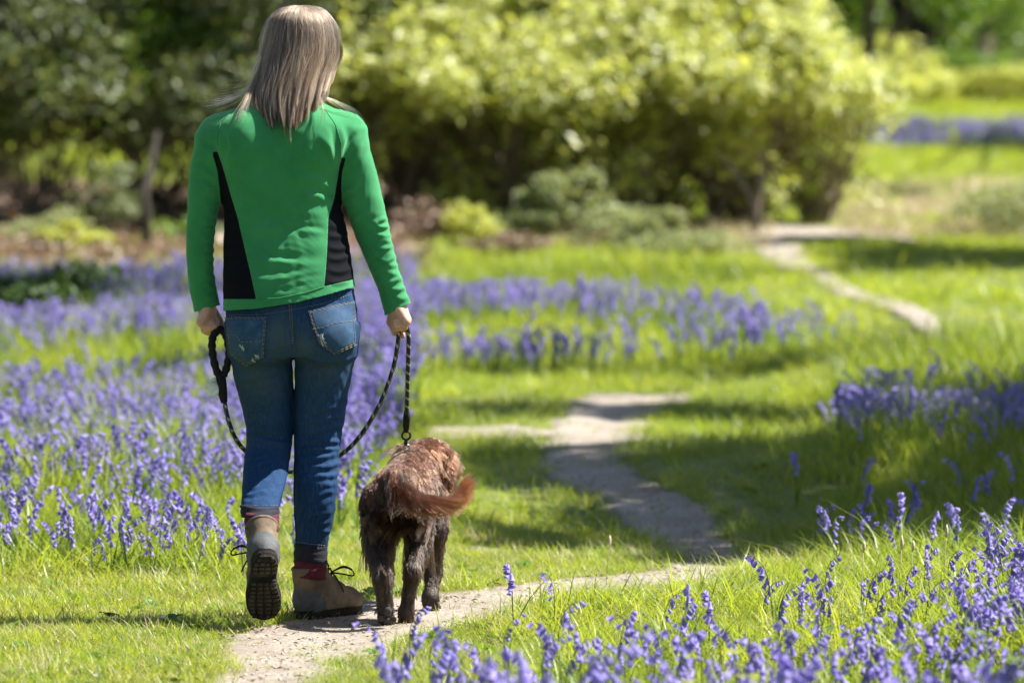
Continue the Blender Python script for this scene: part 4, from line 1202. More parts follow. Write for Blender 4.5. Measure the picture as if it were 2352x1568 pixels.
# right hand: fist round the rope
hand(P(914, 704, .02), P(934, 733, .02), 1,
     [((930, 757), (909, 760), (905, 743), .0088), ((931, 755), (908, 759), (904, 741), .0092), ((930, 752), (908, 755), (905, 738), .0088), ((927, 747), (908, 748), (905, 735), .0076)],
     [P(902, 712, .045), P(897, 738, .052), P(908, 762, .05), P(924, 770, .043)], .02)
B.ell(P(917, 738, .022), (.019, .03, .022), .01)
# left hand: fingers hooked over the padded loop
hand(P(476, 706, .03), P(463, 735, .03), 1,
     [((470, 760), (492, 770), (509, 757), .0088), ((468, 758), (488, 767), (506, 758), .0092), ((468, 754), (486, 763), (502, 755), .0088), ((469, 748), (484, 755), (497, 748), .0076)],
     [P(490, 714, .05), P(503, 735, .055), P(511, 755, .05), P(514, 766, .045)], .03)
B.ell(P(485, 742, .03), (.021, .03, .022), .01)
V, F = B.mesh(1)
m, nt, bs, out = new_mat("skin")
n_ = noise_tex(nt, 60); r_ = ramp(nt, [(.35, (.50, .26, .18)), (.65, (.60, .34, .25))]); nt.links.new(n_.outputs["Fac"], r_.inputs[0]); nt.links.new(r_.outputs[0], bs.inputs["Base Color"])
bs.inputs["Roughness"].default_value = .5; bs.inputs["Subsurface Weight"].default_value = .12; bs.inputs["Subsurface Radius"].default_value = (.01, .004, .002)
bump(nt, bs, noise_tex(nt, 300).outputs["Fac"], .15, .002)
child(link("body", mk_mesh("body", V, F), m), woman)

# --- fleece jacket
A_ = Field((xx(420), -.18, float(zz(735))), (xx(962), .16, float(zz(188))), .0045, .0045, .0045)
T_ = Field((xx(420), -.18, float(zz(735))), (xx(962), .16, float(zz(188))), .0045, .0045, .0045)
T_.prof(*prof_rows(TORSO), k=.01, n=2.35)
T_.ell(P(565, 330, -.06), (.075, .06, .085), .03).ell(P(722, 330, -.06), (.075, .06, .085), .03)      # shoulder blades
A_.prof(*prof_rows(ARM_L), k=.01).prof(*prof_rows(ARM_R), k=.01)
A_.ell(P(505, 312, 0), (.062, .056, .062), .03).ell(P(792, 306, 0), (.062, .056, .06), .03)
J = Field((xx(420), -.18, float(zz(735))), (xx(962), .16, float(zz(188))), .0045, .0045, .0045)
kk = .032
h_ = np.clip(.5 + .5 * (A_.v - T_.v) / kk, 0, 1); J.v = A_.v * (1 - h_) + T_.v * h_ - kk * h_ * (1 - h_)
diff = A_.v - T_.v                                                    # >0: torso is nearer
V, F = J.mesh(3)
def samp(fld, V):
    i = [np.clip((V[:, j] - c[0]) / (c[1] - c[0]), 0, len(c) - 1.001) for j, c in enumerate((J.x, J.y, J.z))]
    b = [q.astype(int) for q in i]; f = [q - p for q, p in zip(i, b)]; o = 0
    for a in (0, 1):
        for c in (0, 1):
            for d in (0, 1):
                o = o + fld[b[0] + a, b[1] + c, b[2] + d] * (f[0] if a else 1 - f[0]) * (f[1] if c else 1 - f[1]) * (f[2] if d else 1 - f[2])
    return o
dv = samp(diff, V)
N = vnormals(V, F)
folds = [(560, 290, 600, 520, 20, 3), (715, 290, 690, 520, 20, 3), (640, 290, 652, 430, 24, -3), (530, 420, 700, 540, 15, -2.5), (765, 440, 600, 565, 15, -2.5), (690, 424, 778, 458, 9, -6), (664, 372, 765, 416, 11, -3.5), (640, 350, 720, 470, 14, 2.5), (602, 508, 745, 542, 13, 2.6), (566, 534, 754, 553, 12, 2.6), (566, 570, 752, 563, 13, 2.8), (566, 606, 748, 600, 12, 2.4),
         (575, 640, 745, 628, 8, 3), (560, 585, 700, 588, 7, -2.5), (640, 528, 748, 520, 7, -3), (590, 470, 745, 492, 10, 2.5), (600, 655, 740, 640, 6, 2),
         (470, 322, 506, 362, 8, -6), (440, 372, 506, 392, 8, -4), (446, 410, 508, 432, 7, -3.5), (505, 372, 520, 300, 8, -4.5), (508, 372, 545, 330, 8, -3),
         (780, 375, 757, 285, 8, -5), (782, 372, 790, 285, 8, 4), (785, 375, 812, 300, 7, -4.5), (788, 385, 838, 330, 7, 3.5), (775, 395, 715, 320, 10, -2.5), (740, 300, 770, 390, 9, 2.5),
         (560, 300, 560, 430, 16, 1.5), (620, 320, 640, 450, 18, 1.5), (700, 320, 670, 430, 16, 1.5)]
R = random.Random(3)
for i in range(13):      # sleeve creases, inner side of the left arm and both sides of the right forearm
    y_ = 425 + i * 21
    folds.append((470 + R.uniform(-14, 6), y_ + R.uniform(-8, 0), 500, y_ + R.uniform(2, 10), 5.5, R.uniform(1.5, 4.2)))
for i in range(11):
    y_ = 500 + i * 18; c_ = np.interp(y_, [500, 700], [890, 944])
    folds.append((c_ - 38, y_ + R.uniform(-6, 10), c_ + 4, y_ + R.uniform(-4, 4), 5, R.uniform(2, 4.5)))
for i in range(8):
    y_ = 440 + i * 30; c_ = np.interp(y_, [440, 700], [788, 880])
    folds.append((c_, y_, c_ + 40, y_ + R.uniform(-20, 5), 6, R.uniform(1, 3)))
for i in range(9):      # puckers along the black side panels
    y_ = 440 + i * 26
    folds.append((512, y_, 565, y_ + R.uniform(-8, 8), 6, R.uniform(1, 3))); folds.append((750, y_, 812, y_ + R.uniform(-12, 6), 6, R.uniform(1.5, 4)))
V = fold(V, N, folds)
V = V + N * (0.0007 * np.sin(V[:, 2] * 60 + 9 * np.sin(V[:, 0] * 21)) * np.sin(V[:, 0] * 45 + 5 * np.sin(V[:, 2] * 17)))[:, None]
T = tris(F)
sx = lambda V: V[:, 0] / PX * CAM_D / (V[:, 1] + CAM_D) + 1176
sy = lambda V: YH + (CAM_H - V[:, 2]) / PX * CAM_D / (V[:, 1] + CAM_D)
def trim(V, T, dv, g):
    V2, Ti, To = cut(V, T, g)
    # carry the torso/sleeve field to the new points
    return V2, Ti, To
# open the hem, cuffs and collar
hem = lambda V: np.interp(sx(V), [505, 590, 680, 760, 822], [713, 708, 694, 674, 655])
d1 = np.where((dv > -.004) | (sy(V) < 600), hem(V) - sy(V), 99)
cuffL = 716 - (sx(V) - 445) * .27; cuffR = 724 - (sx(V) - 884) * .48
d1 = np.minimum(d1, np.where(dv < -.004, np.where(sx(V) < 660, cuffL, cuffR) - sy(V), 99))
g = np.minimum(d1, sy(V) - np.interp(sx(V), [600, 660, 725], [196, 203, 199]))
dvf = np.concatenate([dv])
V2, T2, _ = cut(V, T, g)
V, T = compact(V2, T2)
dv = samp(diff, V)
# black side panels
sX, sY = sx(V), sy(V)
seamL = np.interp(sY, [330, 352, 380, 440, 500, 570, 630, 690], [496, 501, 511, 528, 546, 562, 576, 589])
seamR = np.interp(sY, [350, 380, 455, 500, 560, 600, 655], [786, 780, 768, 754, 752, 750, 745])
botL = np.full(len(V), 686.0); botR = 657 - (sX - 745) * .24
side = np.where(sX < 655, np.minimum(np.minimum(seamL - sX, botL - sY), (sY - 348)), np.minimum(np.minimum(sX - seamR, botR - sY), sY - 362))
g = np.minimum(side, dv / .0012)
V2, Tb, Tg = cut(V, T, g)
m, nt, bs, out = new_mat("green_fleece")
n1 = noise_tex(nt, 9, 5); r1 = ramp(nt, [(.3, (.026, .178, .066)), (.7, (.040, .235, .09))]); nt.links.new(n1.outputs["Fac"], r1.inputs[0]); nt.links.new(r1.outputs[0], bs.inputs["Base Color"])
bs.inputs["Roughness"].default_value = .9; bs.inputs["Sheen Weight"].default_value = .3; bs.inputs["Sheen Roughness"].default_value = .5; bs.inputs["Sheen Tint"].default_value = (.5, 1, .65, 1); bs.inputs["Specular IOR Level"].default_value = .15
n3 = noise_tex(nt, 450, 3); bump(nt, bs, n3.outputs["Fac"], .35, .0025)
M['fleece'] = m
m, nt, bs, out = new_mat("black_stretch_panel")
bs.inputs["Base Color"].default_value = (.006, .0065, .009, 1); bs.inputs["Roughness"].default_value = .85; bs.inputs["Specular IOR Level"].default_value = .06
bump(nt, bs, noise_tex(nt, 400, 3).outputs["Fac"], .25, .002)
M['panel'] = m
jacket = child(link("fleece_jacket", mk_mesh("fleece_jacket", *compact(V2, Tg)), M['fleece']), woman)
def thick(o, t=.0025):
    md = o.modifiers.new("cloth", 'SOLIDIFY'); md.thickness = t; md.offset = -1; return o
thick(jacket)
cx_ = V2[Tb].mean(1)[:, 0]
for sel in (cx_ < xx(655), cx_ >= xx(655)):
    pnl = link("side_panel", mk_mesh("side_panel", *compact(V2, Tb[sel])), M['panel']); pnl.parent = jacket
    pnl["label"] = "black stretch side panel"; thick(pnl)
# hem seam and collar edge
Vj, Tj = compact(V2, Tg)
jb = BVHTree.FromPolygons([tuple(v) for v in V2], [tuple(map(int, t)) for t in T])
def on_back(bvh, xd, yd, off=.001):
    o_ = Vector((0, -CAM_D, CAM_H)); dr = (P(xd, yd) - o_).normalized()
    hit = bvh.ray_cast(o_, dr, 40)
    return (hit[0] + hit[1] * off * (1 if hit[1].dot(dr) < 0 else -1)) if hit[0] is not None else None
def seam(bvh, pts, r, mat, name, parent, off=.0006, world=True, dash=None):
    q = [on_back(bvh, a, b, off) for a, b in pts]; q = [p for p in q if p is not None]
    mb = MB()
    if dash:
        for i in range(0, len(q) - 1, 2): mb.tube([q[i], q[i + 1]], r, 4, False)
    else: mb.tube(q, r, 5, False)
    o = link(name, mb.mesh(name), mat); o.parent = parent; return o
def polyline(pts, step):
    out = []
    for (a, b), (c, d) in zip(pts[:-1], pts[1:]):
        n = max(1, int(math.hypot(c - a, d - b) / step))
        out += [(a + (c - a) * i / n, b + (d - b) * i / n) for i in range(n)]
    return out + [pts[-1]]
mbc = MB(); cpts = []
for row_, gr in ((232, .010), (222, .009), (208, .007), (196, .006), (193, .002)):
    zc_, cxc, cyc, ac, bc_ = prof_rows(TORSO); i_ = int(np.argmin(np.abs(zc_ - float(zz(row_)))))
    cpts.append([(cxc[i_] + (ac[i_] + gr) * math.cos(q), cyc[i_] + (bc_[i_] + gr) * math.sin(q), float(zz(row_)) + .006 * math.sin(q)) for q in np.linspace(0, 2 * math.pi, 40, endpoint=False)])
Vc = np.array(cpts).reshape(-1, 3); ic = np.arange(len(Vc)).reshape(len(cpts), 40); ir = np.roll(ic, -1, 1)
co = link("collar", mk_mesh("collar", Vc, np.stack([ic[:-1], ir[:-1], ir[1:], ic[1:]], -1).reshape(-1, 4)), M['fleece']); co.parent = jacket; thick(co, .004)
seam(jb, polyline([(590, 686), (640, 684), (700, 672), (744, 658)], 6), .0013, M['fleece'], "hem_seam", jacket)
seam(jb, polyline([(505, 348), (498, 320), (508, 280), (545, 245)], 5), .0011, M['fleece'], "sleeve_seam", jacket)
seam(jb, polyline([(782, 372), (784, 330), (770, 285), (745, 250)], 5), .0011, M['fleece'], "sleeve_seam", jacket)

# --- jeans
Jn = Field((xx(505), -.29, float(zz(1285))), (xx(835), .16, float(zz(640))), .0045, .0045, .0045)
Jn.prof(*prof_rows(HIPS), k=.01)
Jn.ell(P(598, 776, -.085), (.072, .062, .078), .03).ell(P(747, 774, -.085), (.074, .062, .078), .03)
L1 = Field((xx(505), -.29, float(zz(1285))), (xx(835), .16, float(zz(640))), .0045, .0045, .0045); L1.prof(*prof_rows(LEG_L), k=.01)
L2 = Field((xx(505), -.29, float(zz(1285))), (xx(835), .16, float(zz(640))), .0045, .0045, .0045); L2.prof(*prof_rows(LEG_R), k=.01)
k2 = .006
h_ = np.clip(.5 + .5 * (L1.v - L2.v) / k2, 0, 1); legs = L1.v * (1 - h_) + L2.v * h_ - k2 * h_ * (1 - h_)
k2 = .02
h_ = np.clip(.5 + .5 * (Jn.v - legs) / k2, 0, 1); Jn.v = Jn.v * (1 - h_) + legs * h_ - k2 * h_ * (1 - h_)
V, F = Jn.mesh(2)
N = vnormals(V, F)
folds = []
for y_, a in ((940, 2), (962, 4), (985, 4.5), (1010, 5), (1028, 4.5), (1046, 4), (1068, 3.5), (1092, 3)):
    folds.append((715 + R.uniform(-30, 10), y_ + R.uniform(4, 12), 790, y_ + R.uniform(-10, 0), 5.5, a))
    folds.append((676, y_ + R.uniform(-6, 6), 730, y_ + R.uniform(0, 10), 5, a * .5))
for y_, a in ((975, 2), (992, 4), (1008, 5), (1022, 4)):
    folds.append((566, y_ + R.uniform(-4, 4), 672, y_ + R.uniform(-2, 8), 5.5, a))
for i in range(7):
    y_ = 1040 + i * 17; folds.append((555, y_ + 12, 600 + R.uniform(-10, 20), y_, 4.5, R.uniform(1, 2.6)))
    y_ = 1110 + i * 22; folds.append((735 + R.uniform(-12, 8), y_ + 6, 774 - i * 3.4, y_ - 4, 5, R.uniform(1, 3)))
folds += [(671, 728, 672, 835, 6, -7), (530, 868, 660, 848, 9, 3), (545, 885, 650, 876, 8, -2), (690, 842, 812, 822, 9, 3), (690, 862, 800, 850, 8, -2), (640, 820, 670, 790, 7, -3), (675, 800, 715, 835, 7, -3),
          (680, 1190, 740, 1205, 6, 1.8), (682, 1225, 745, 1220, 5, 1.8), (560, 1120, 650, 1130, 8, 1.2)]
V = fold(V, N, folds)
V = V + N * (.0009 * np.sin(V[:, 2] * 95 + 6 * np.sin(V[:, 0] * 40)) * np.sin(V[:, 0] * 60 + V[:, 1] * 50))[:, None]
T = tris(F)
cl_ = np.where(V[:, 0] < xx(671), 1170 + (sx(V) - 553) * .05, 1254 + (sx(V) - 678) * .13)
V2, T2, _ = cut(V, T, np.minimum(cl_ - sy(V), sy(V) - 662))
V, T = compact(V2, T2)
m, nt, bs, out = new_mat("denim")
tc = nt.nodes.new("ShaderNodeTexCoord")
mpn = nt.nodes.new("ShaderNodeMapping"); mpn.inputs["Scale"].default_value = (260, 260, 22); nt.links.new(tc.outputs["Object"], mpn.inputs[0])
nA = noise_tex(nt, 1, 4, .7, mpn.outputs[0]); nB = noise_tex(nt, 11, 5)
rA = ramp(nt, [(.3, (.004, .02, .062)), (.55, (.008, .038, .105)), (.75, (.025, .075, .17))]); nt.links.new(nA.outputs["Fac"], rA.inputs[0])
at = nt.nodes.new("ShaderNodeAttribute"); at.attribute_name = "wear"
mul = nt.nodes.new("ShaderNodeMath"); mul.operation = 'MULTIPLY'; rB = ramp(nt, [(.3, (.35,) * 3), (.7, (1,) * 3)]); nt.links.new(nB.outputs["Fac"], rB.inputs[0])
nt.links.new(at.outputs["Fac"], mul.inputs[0]); nt.links.new(rB.outputs[0], mul.inputs[1])
mx = nt.nodes.new("ShaderNodeMix"); mx.data_type = 'RGBA'; nt.links.new(mul.outputs[0], mx.inputs[0]); nt.links.new(rA.outputs[0], mx.inputs[6]); mx.inputs[7].default_value = (.055, .085, .09, 1)
nt.links.new(mx.outputs[2], bs.inputs["Base Color"]); bs.inputs["Roughness"].default_value = .85; bs.inputs["Specular IOR Level"].default_value = .2
bump(nt, bs, nA.outputs["Fac"], .3, .0015)
M['denim'] = m
me = mk_mesh("jeans", V, T)
w = np.zeros(len(V)); X_, Y_ = sx(V), sy(V)
for (cx0, cy0, rx0, ry0, am) in ((640, 770, 40, 70, .8), (700, 790, 40, 50, .8), (590, 870, 60, 60, .7), (740, 850, 70, 45, .45), (610, 940, 40, 60, .25), (720, 950, 40, 60, .2), (600, 1010, 60, 25, .25), (540, 760, 18, 60, .3), (810, 740, 12, 60, .3)):
    w = np.maximum(w, am * np.exp(-((X_ - cx0) / rx0) ** 2 - ((Y_ - cy0) / ry0) ** 2))
a = me.attributes.new("wear", 'FLOAT', 'POINT'); a.data.foreach_set("value", w.astype(np.float32))
jeans = child(link("jeans", me, M['denim']), woman); thick(jeans, .002)
pb = BVHTree.FromPolygons([tuple(v) for v in V], [tuple(map(int, t)) for t in T])
M['thread'] = plain_mat("tan_stitching", (.22, .19, .13), .8, .3, 200, 0)
m, nt, bs, out = new_mat("pocket_denim")
nA = noise_tex(nt, 40, 5); rA = ramp(nt, [(.35, (.008, .038, .095)), (.6, (.016, .06, .13)), (.8, (.06, .12, .18))]); nt.links.new(nA.outputs["Fac"], rA.inputs[0]); nt.links.new(rA.outputs[0], bs.inputs["Base Color"])
bs.inputs["Roughness"].default_value = .85; bump(nt, bs, noise_tex(nt, 300).outputs["Fac"], .3, .0015)
M['pocket'] = m
M['fray'] = plain_mat("frayed_white_cotton", (.42, .46, .48), .9, .2, 80, .3)
def pocket(tl, tr, br, tip, bl, arc, frays, lab):
    n = 12; V, Fq = [], []
    for j in range(n + 1):
        for i in range(n + 1):
            u, v = i / n, j / n
            tx, ty = tl[0] + (tr[0] - tl[0]) * u, tl[1] + (tr[1] - tl[1]) * u
            if u < .5: q = u * 2; bx_, by_ = bl[0] + (tip[0] - bl[0]) * q, bl[1] + (tip[1] - bl[1]) * q
            else: q = u * 2 - 1; bx_, by_ = tip[0] + (br[0] - tip[0]) * q, tip[1] + (br[1] - tip[1]) * q
            p = on_back(pb, tx + (bx_ - tx) * v, ty + (by_ - ty) * v, .0028)
            V.append(tuple(p) if p is not None else tuple(P(tx, ty, -.12)))
    for j in range(n):
        for i in range(n): Fq.append((j * (n + 1) + i, j * (n + 1) + i + 1, (j + 1) * (n + 1) + i + 1, (j + 1) * (n + 1) + i))
    o = link("pocket", mk_mesh("pocket", np.array(V), np.array(Fq)), M['pocket']); o.parent = jeans
    md = o.modifiers.new("cloth", 'SOLIDIFY'); md.thickness = .004; md.offset = 0
    k = .93; cx_, cy_ = (tl[0] + br[0]) / 2, (tl[1] + br[1]) / 2
    ins = lambda p: (cx_ + (p[0] - cx_) * k, cy_ + (p[1] - cy_) * k)
    mb = MB()
    for loop in ([tl, tr, br, tip, bl, tl], [ins(p) for p in (tl, tr, br, tip, bl, tl)], arc):
        q = [on_back(pb, a_, b_, .0052) for a_, b_ in polyline(loop, 3.2)]; q = [p for p in q if p]
        for i in range(0, len(q) - 1): 
            if i % 3 < 2: mb.tube([q[i], q[i + 1]], .0009, 4, False)
    s = link("stitching", mb.mesh("stitching"), M['thread']); s.parent = jeans
    mb = MB()
    for (a_, b_, c_, d_) in frays:
        for _ in range(7):
            q = [on_back(pb, a_ + R.uniform(-5, 5), b_ + R.uniform(-4, 4), .0056), on_back(pb, c_ + R.uniform(-5, 5), d_ + R.uniform(-4, 4), .0056)]
            if q[0] and q[1]: mb.tube(q, .0008, 4, False)
    if frays: s = link("frayed_patch", mb.mesh("frayed_patch"), M['fray']); s.parent = jeans
pocket((521, 729), (611, 729), (604, 818), (565, 836), (533, 812), [(524, 768), (545, 768), (556, 784), (604, 782)], [(556, 790, 560, 802), (590, 814, 594, 818), (580, 822, 584, 826)], "left")
pocket((708, 715), (811, 691), (815, 790), (766, 812), (733, 785), [(718, 755), (745, 752), (768, 742), (812, 738)], [(734, 772, 746, 790), (738, 768, 742, 776)], "right")
seam(pb, polyline([(664, 700), (667, 740), (671, 788)], 3), .0011, M['thread'], "seam", jeans, .0012, dash=True)
seam(pb, polyline([(669, 700), (672, 740), (674, 785)], 3), .0011, M['thread'], "seam", jeans, .0012, dash=True)
seam(pb, polyline([(520, 724), (600, 722), (664, 712), (740, 697), (818, 672)], 3), .0008, M['thread'], "seam", jeans, .0012, dash=True)
seam(pb, polyline([(674, 850), (676, 950), (677, 1050), (676, 1150), (681, 1248)], 6), .0012, M['denim'], "seam", jeans, .0010)
seam(pb, polyline([(668, 850), (670, 950), (669, 1000), (660, 1080), (642, 1160)], 6), .0012, M['denim'], "seam", jeans, .0010)
seam(pb, polyline([(555, 1158), (600, 1161), (640, 1160)], 3), .0010, M['thread'], "seam", jeans, .0010, dash=True)
seam(pb, polyline([(680, 1243), (715, 1248), (748, 1251)], 3), .0010, M['thread'], "seam", jeans, .0010, dash=True)
# turned dark cuffs
M['cuff'] = plain_mat("dark_cuff", (.012, .013, .022), .85, .3, 60, .3)
M['sock'] = plain_mat("maroon_sock", (.085, .014, .026), .9, .3, 70, .6)
def ring_tube(c0, c1, r0, r1, name, mat, parent, sc=1.1):
    V, Q = [], []; n = 24; rows_ = 7
    for j in range(rows_):
        t = j / (rows_ - 1); c = Vector(c0).lerp(Vector(c1), t); r = r0 + (r1 - r0) * t + .0018 * math.sin(j * 2.4)
        for k in range(n):
            a = 2 * math.pi * k / n; V.append((c.x + r * math.cos(a), c.y + r * sc * math.sin(a), c.z + .004 * math.sin(2 * a + j)))
    for j in range(rows_ - 1):
        for k in range(n): Q.append((j * n + k, j * n + (k + 1) % n, (j + 1) * n + (k + 1) % n, (j + 1) * n + k))
    o = link(name, mk_mesh(name, np.array(V), np.array(Q)), mat); child(o, parent); thick(o, .003); return o
ring_tube(P(714, 1248, 0), P(713, 1288, 0), .0425, .043, "trouser_cuff", M['cuff'], woman)
ring_tube(P(713, 1284, 0), P(711, 1326, 0), .041, .043, "sock", M['sock'], woman)
ring_tube(P(596, 1160, -.19), P(598, 1186, -.222), .0505, .048, "trouser_cuff", M['cuff'], woman)
ring_tube(P(599, 1178, -.218), P(603, 1214, -.262), .044, .043, "sock", M['sock'], woman)

# --- boots
M['suede'] = None
m, nt, bs, out = new_mat("muddy_suede")
nA = noise_tex(nt, 18, 6, .65); rA = ramp(nt, [(.3, (.07, .05, .035)), (.5, (.14, .102, .07)), (.75, (.20, .152, .108))]); nt.links.new(nA.outputs["Fac"], rA.inputs[0]); nt.links.new(rA.outputs[0], bs.inputs["Base Color"])
bs.inputs["Roughness"].default_value = .85; bs.inputs["Specular IOR Level"].default_value = .2; bump(nt, bs, noise_tex(nt, 120, 5).outputs["Fac"], .5, .003)
M['suede'] = m
M['grey_panel'] = plain_mat("grey_heel_panel", (.075, .078, .08), .75, .3, 40, .3, .4)
M['rubber'] = plain_mat("dirty_rubber_sole", (.022, .019, .015), .9, .6, 22, .8, .2)
M['mud'] = plain_mat("dried_mud", (.040, .034, .023), .95, .6, 22, .8)
M['lace'] = plain_mat("black_lace", (.012, .011, .010), .7, .2, 80, .2)
def outline(y):   # half width of the sole along the foot (0 heel .. .27 toe)
    return np.interp(y, [0, .012, .04, .09, .14, .19, .225, .25, .265, .27], [.012, .026, .035, .032, .037, .047, .045, .035, .018, .004])
def mid(y): return np.interp(y, [0, .12, .2, .27], [0, 0, .006, .010])
def boot(Mx, left, label):
    s = -1 if left else 1
    U = Field((-.075, -.03, -.005), (.075, .30, .175), .004, .004, .004)
    U.cone((0, .05, .05), (s * -.004, .20, .047), .041, .043, .02, (1, 1, 1.0)).ell((s * -.006, .222, .044), (.047, .048, .036), .02).ell((0, .042, .055), (.037, .043, .055), .02)
    U.cone((0, .056, .075), (0, .046, .15), .042, .046, .025, (1, 1.22, 1)).cone((0, .095, .11), (0, .15, .075), .032, .036, .03)
    U.plane_cut(2, .020).plane_cut(2, .152, False)
    V, F = U.mesh(2)
    N = vnormals(V, F)
    V = V + N * (.0016 * np.sin(V[:, 2] * 160 + 3 * np.sin(V[:, 1] * 60)) * (V[:, 2] > .06) * np.exp(-((V[:, 1] - .07) / .05) ** 2) + .0012 * np.sin(V[:, 0] * 90 + V[:, 1] * 110) * np.sin(V[:, 2] * 90))[:, None]
    tf = lambda V: np.array([tuple(Mx @ Vector(v)) for v in V])
    T = tris(F)
    g = (.075 - V[:, 2]) * 1.0 + .02 * np.cos(V[:, 0] * 30) - np.clip(V[:, 1] - .05, 0, 1) * 1.6          # heel counter panel
    V2, Th, Tu = cut(V, T, g)
    b = child(link("boot", mk_mesh("boot", tf(compact(V2, Tu)[0]), compact(V2, Tu)[1]), M['suede']), woman); b["label"] = label
    hp = link("heel_panel", mk_mesh("heel_panel", tf(compact(V2, Th)[0]), compact(V2, Th)[1]), M['grey_panel']); hp.parent = b
    # padded collar
    mb = MB(); mb.tube([Mx @ Vector((.0415 * math.cos(a), .046 + .051 * math.sin(a), .151 + .006 * math.sin(a))) for a in np.linspace(0, 2 * math.pi, 33)], .0065, 8, False)
    o = link("collar", mb.mesh("collar"), M['suede']); o.parent = b
    # sole: rim, heel block, fore block and lugs
    def slab(y0, y1, z0, z1, grow, n=26):
        ys = np.linspace(y0, y1, n); V = []
        for z, gr in ((z0, grow - .002), (z0 + .003, grow), (z1, grow)):
            for y in ys: V.append((mid(y) * -s - outline(y) - gr, y, z))
            for y in ys[::-1]: V.append((mid(y) * -s + outline(y) + gr, y, z))
        m_ = 2 * n; Q = [(j * m_ + k, j * m_ + (k + 1) % m_, (j + 1) * m_ + (k + 1) % m_, (j + 1) * m_ + k) for j in range(2) for k in range(m_)]
        for j, rev in ((0, True), (2, False)):
            for k in range(n - 1):
                q = (j * m_ + k, j * m_ + k + 1, j * m_ + m_ - 2 - k, j * m_ + m_ - 1 - k); Q.append(q[::-1] if not rev else q)
        return np.array(V), np.array(Q)
    mb = MB()
    for a_ in (slab(0, .27, .014, .030, .004), slab(.0, .085, .0, .016, .003), slab(.105, .27, .003, .016, .003)): mb.add(tf(a_[0]), a_[1])
    sole = link("sole", mb.mesh("sole"), M['rubber'], smooth=False); sole.parent = b
    lug = MB(); cube = np.array([(x, y, z) for x in (-1, 1) for y in (-1, 1) for z in (-1, 1)], float); cf = np.array([(0, 1, 3, 2), (4, 6, 7, 5), (0, 4, 5, 1), (2, 3, 7, 6), (0, 2, 6, 4), (1, 5, 7, 3)])
    for y in list(np.arange(.012, .08, .017)) + list(np.arange(.115, .26, .017)):
        w_ = outline(y)
        for u in ((-.72, .72) if w_ < .03 else (-.78, -.26, .26, .78)):
            c = np.array((mid(y) * -s + u * w_, y, -.001 if y < .09 else .002)); lug.add(tf(cube * (w_ * R.uniform(.15, .22), R.uniform(.004, .0065), .004) + c), cf)
    o = link("tread", lug.mesh("tread"), M['mud'], smooth=False); o.parent = b; o["kind"] = "stuff"
    # laces
    mb = MB()
    for i in range(5):
        t = i / 4; y = .165 - .05 * t; z = .085 + .06 * t
        mb.tube([Mx @ Vector((-.026, y - .012, z - .004)), Mx @ Vector((0, y + .014, z + .012)), Mx @ Vector((.026, y - .012, z + .008))], .0023, 5)
        mb.tube([Mx @ Vector((.026, y - .012, z - .004)), Mx @ Vector((0, y + .0145, z + .013)), Mx @ Vector((-.026, y - .012, z + .008))], .0023, 5)
    k0 = Mx @ Vector((s * .02, .125, .135))
    sd = -1 if left else 1
    for lp in ([(0, 0, 0), (sd * .03, -.0, .012), (sd * .055, -.005, .004), (sd * .058, -.006, -.010), (sd * .03, -.003, -.006), (0, 0, -.002)], [(0, 0, 0), (sd * .03, .002, .015), (sd * .055, 0, .006)], [(0, 0, 0), (sd * .02, 0, -.03), (sd * .032, -.01, -.055)]):
        sh = Vector((sd * .02, 0, 0))
        mb.tube(catmull([k0 + sh * 0 + Vector(p) for p in lp], 5), .0022, 6)
    o = link("laces", mb.mesh("laces"), M['lace']); o.parent = b
    return b
SB = .95
def boot_matrix(top, pitch, yaw, roll=0):
    Rm = (Matrix.Rotation(math.radians(yaw), 4, 'Z') @ Matrix.Rotation(math.radians(-pitch), 4, 'X') @ Matrix.Rotation(math.radians(roll), 4, 'Y') @ Matrix.Scale(SB, 4))
    return Matrix.Translation(Vector(top) - Rm @ Vector((0, .046, .152))) @ Rm
mL = boot_matrix(P(601, 1210, -.255), 47, 7)
mR = boot_matrix(Vector((xx(710), .0, .0 + .146 * 1.0)), 0, -38)
boot(mL, True, "muddy brown boot lifted at the heel with its dark sole showing")
boot(mR, False, "muddy brown boot planted flat at the path edge, toe turned out")

# --- hair
HAIR_OLD = np.array([(12, 672, 708, .065, .03), (17, 645, 738, .066, .055), (27, 628, 753, .068, .075), (45, 614, 767, .07, .094), (70, 606, 776, .072, .106), (100, 600, 781, .073, .113), (130, 594, 779, .07, .114), (160, 588, 766, .06, .11),
                 (190, 579, 755, .03, .09), (215, 573, 748, -.005, .08), (240, 575, 738, -.03, .077), (265, 585, 732, -.045, .076), (290, 594, 724, -.055, .075), (312, 606, 716, -.058, .076)], float)
HAIR = np.array([(12, 672, 708, .065, .03), (17, 645, 738, .066, .055), (27, 628, 753, .068, .075), (45, 614, 767, .07, .096), (70, 606, 776, .07, .106), (100, 600, 781, .07, .116), (130, 594, 778, .065, .123), (160, 588, 766, .05, .122),
                 (190, 580, 756, .02, .105), (215, 575, 749, -.01, .086), (240, 576, 741, -.03, .077), (265, 584, 733, -.04, .077), (290, 594, 724, -.05, .076), (312, 606, 716, -.055, .075)], float)
HY = np.linspace(12, 312, 301)
_k = np.hanning(31); _k /= _k.sum()
HS = []
for i in (1, 2, 3, 4):
    q = np.interp(HY, HAIR[:, 0], HAIR[:, i]); qs = np.convolve(np.pad(q, 15, mode='reflect', reflect_type='odd'), _k, 'valid')
    wq = sstep(16, 45, HY); HS.append(q * (1 - wq) + qs * wq)
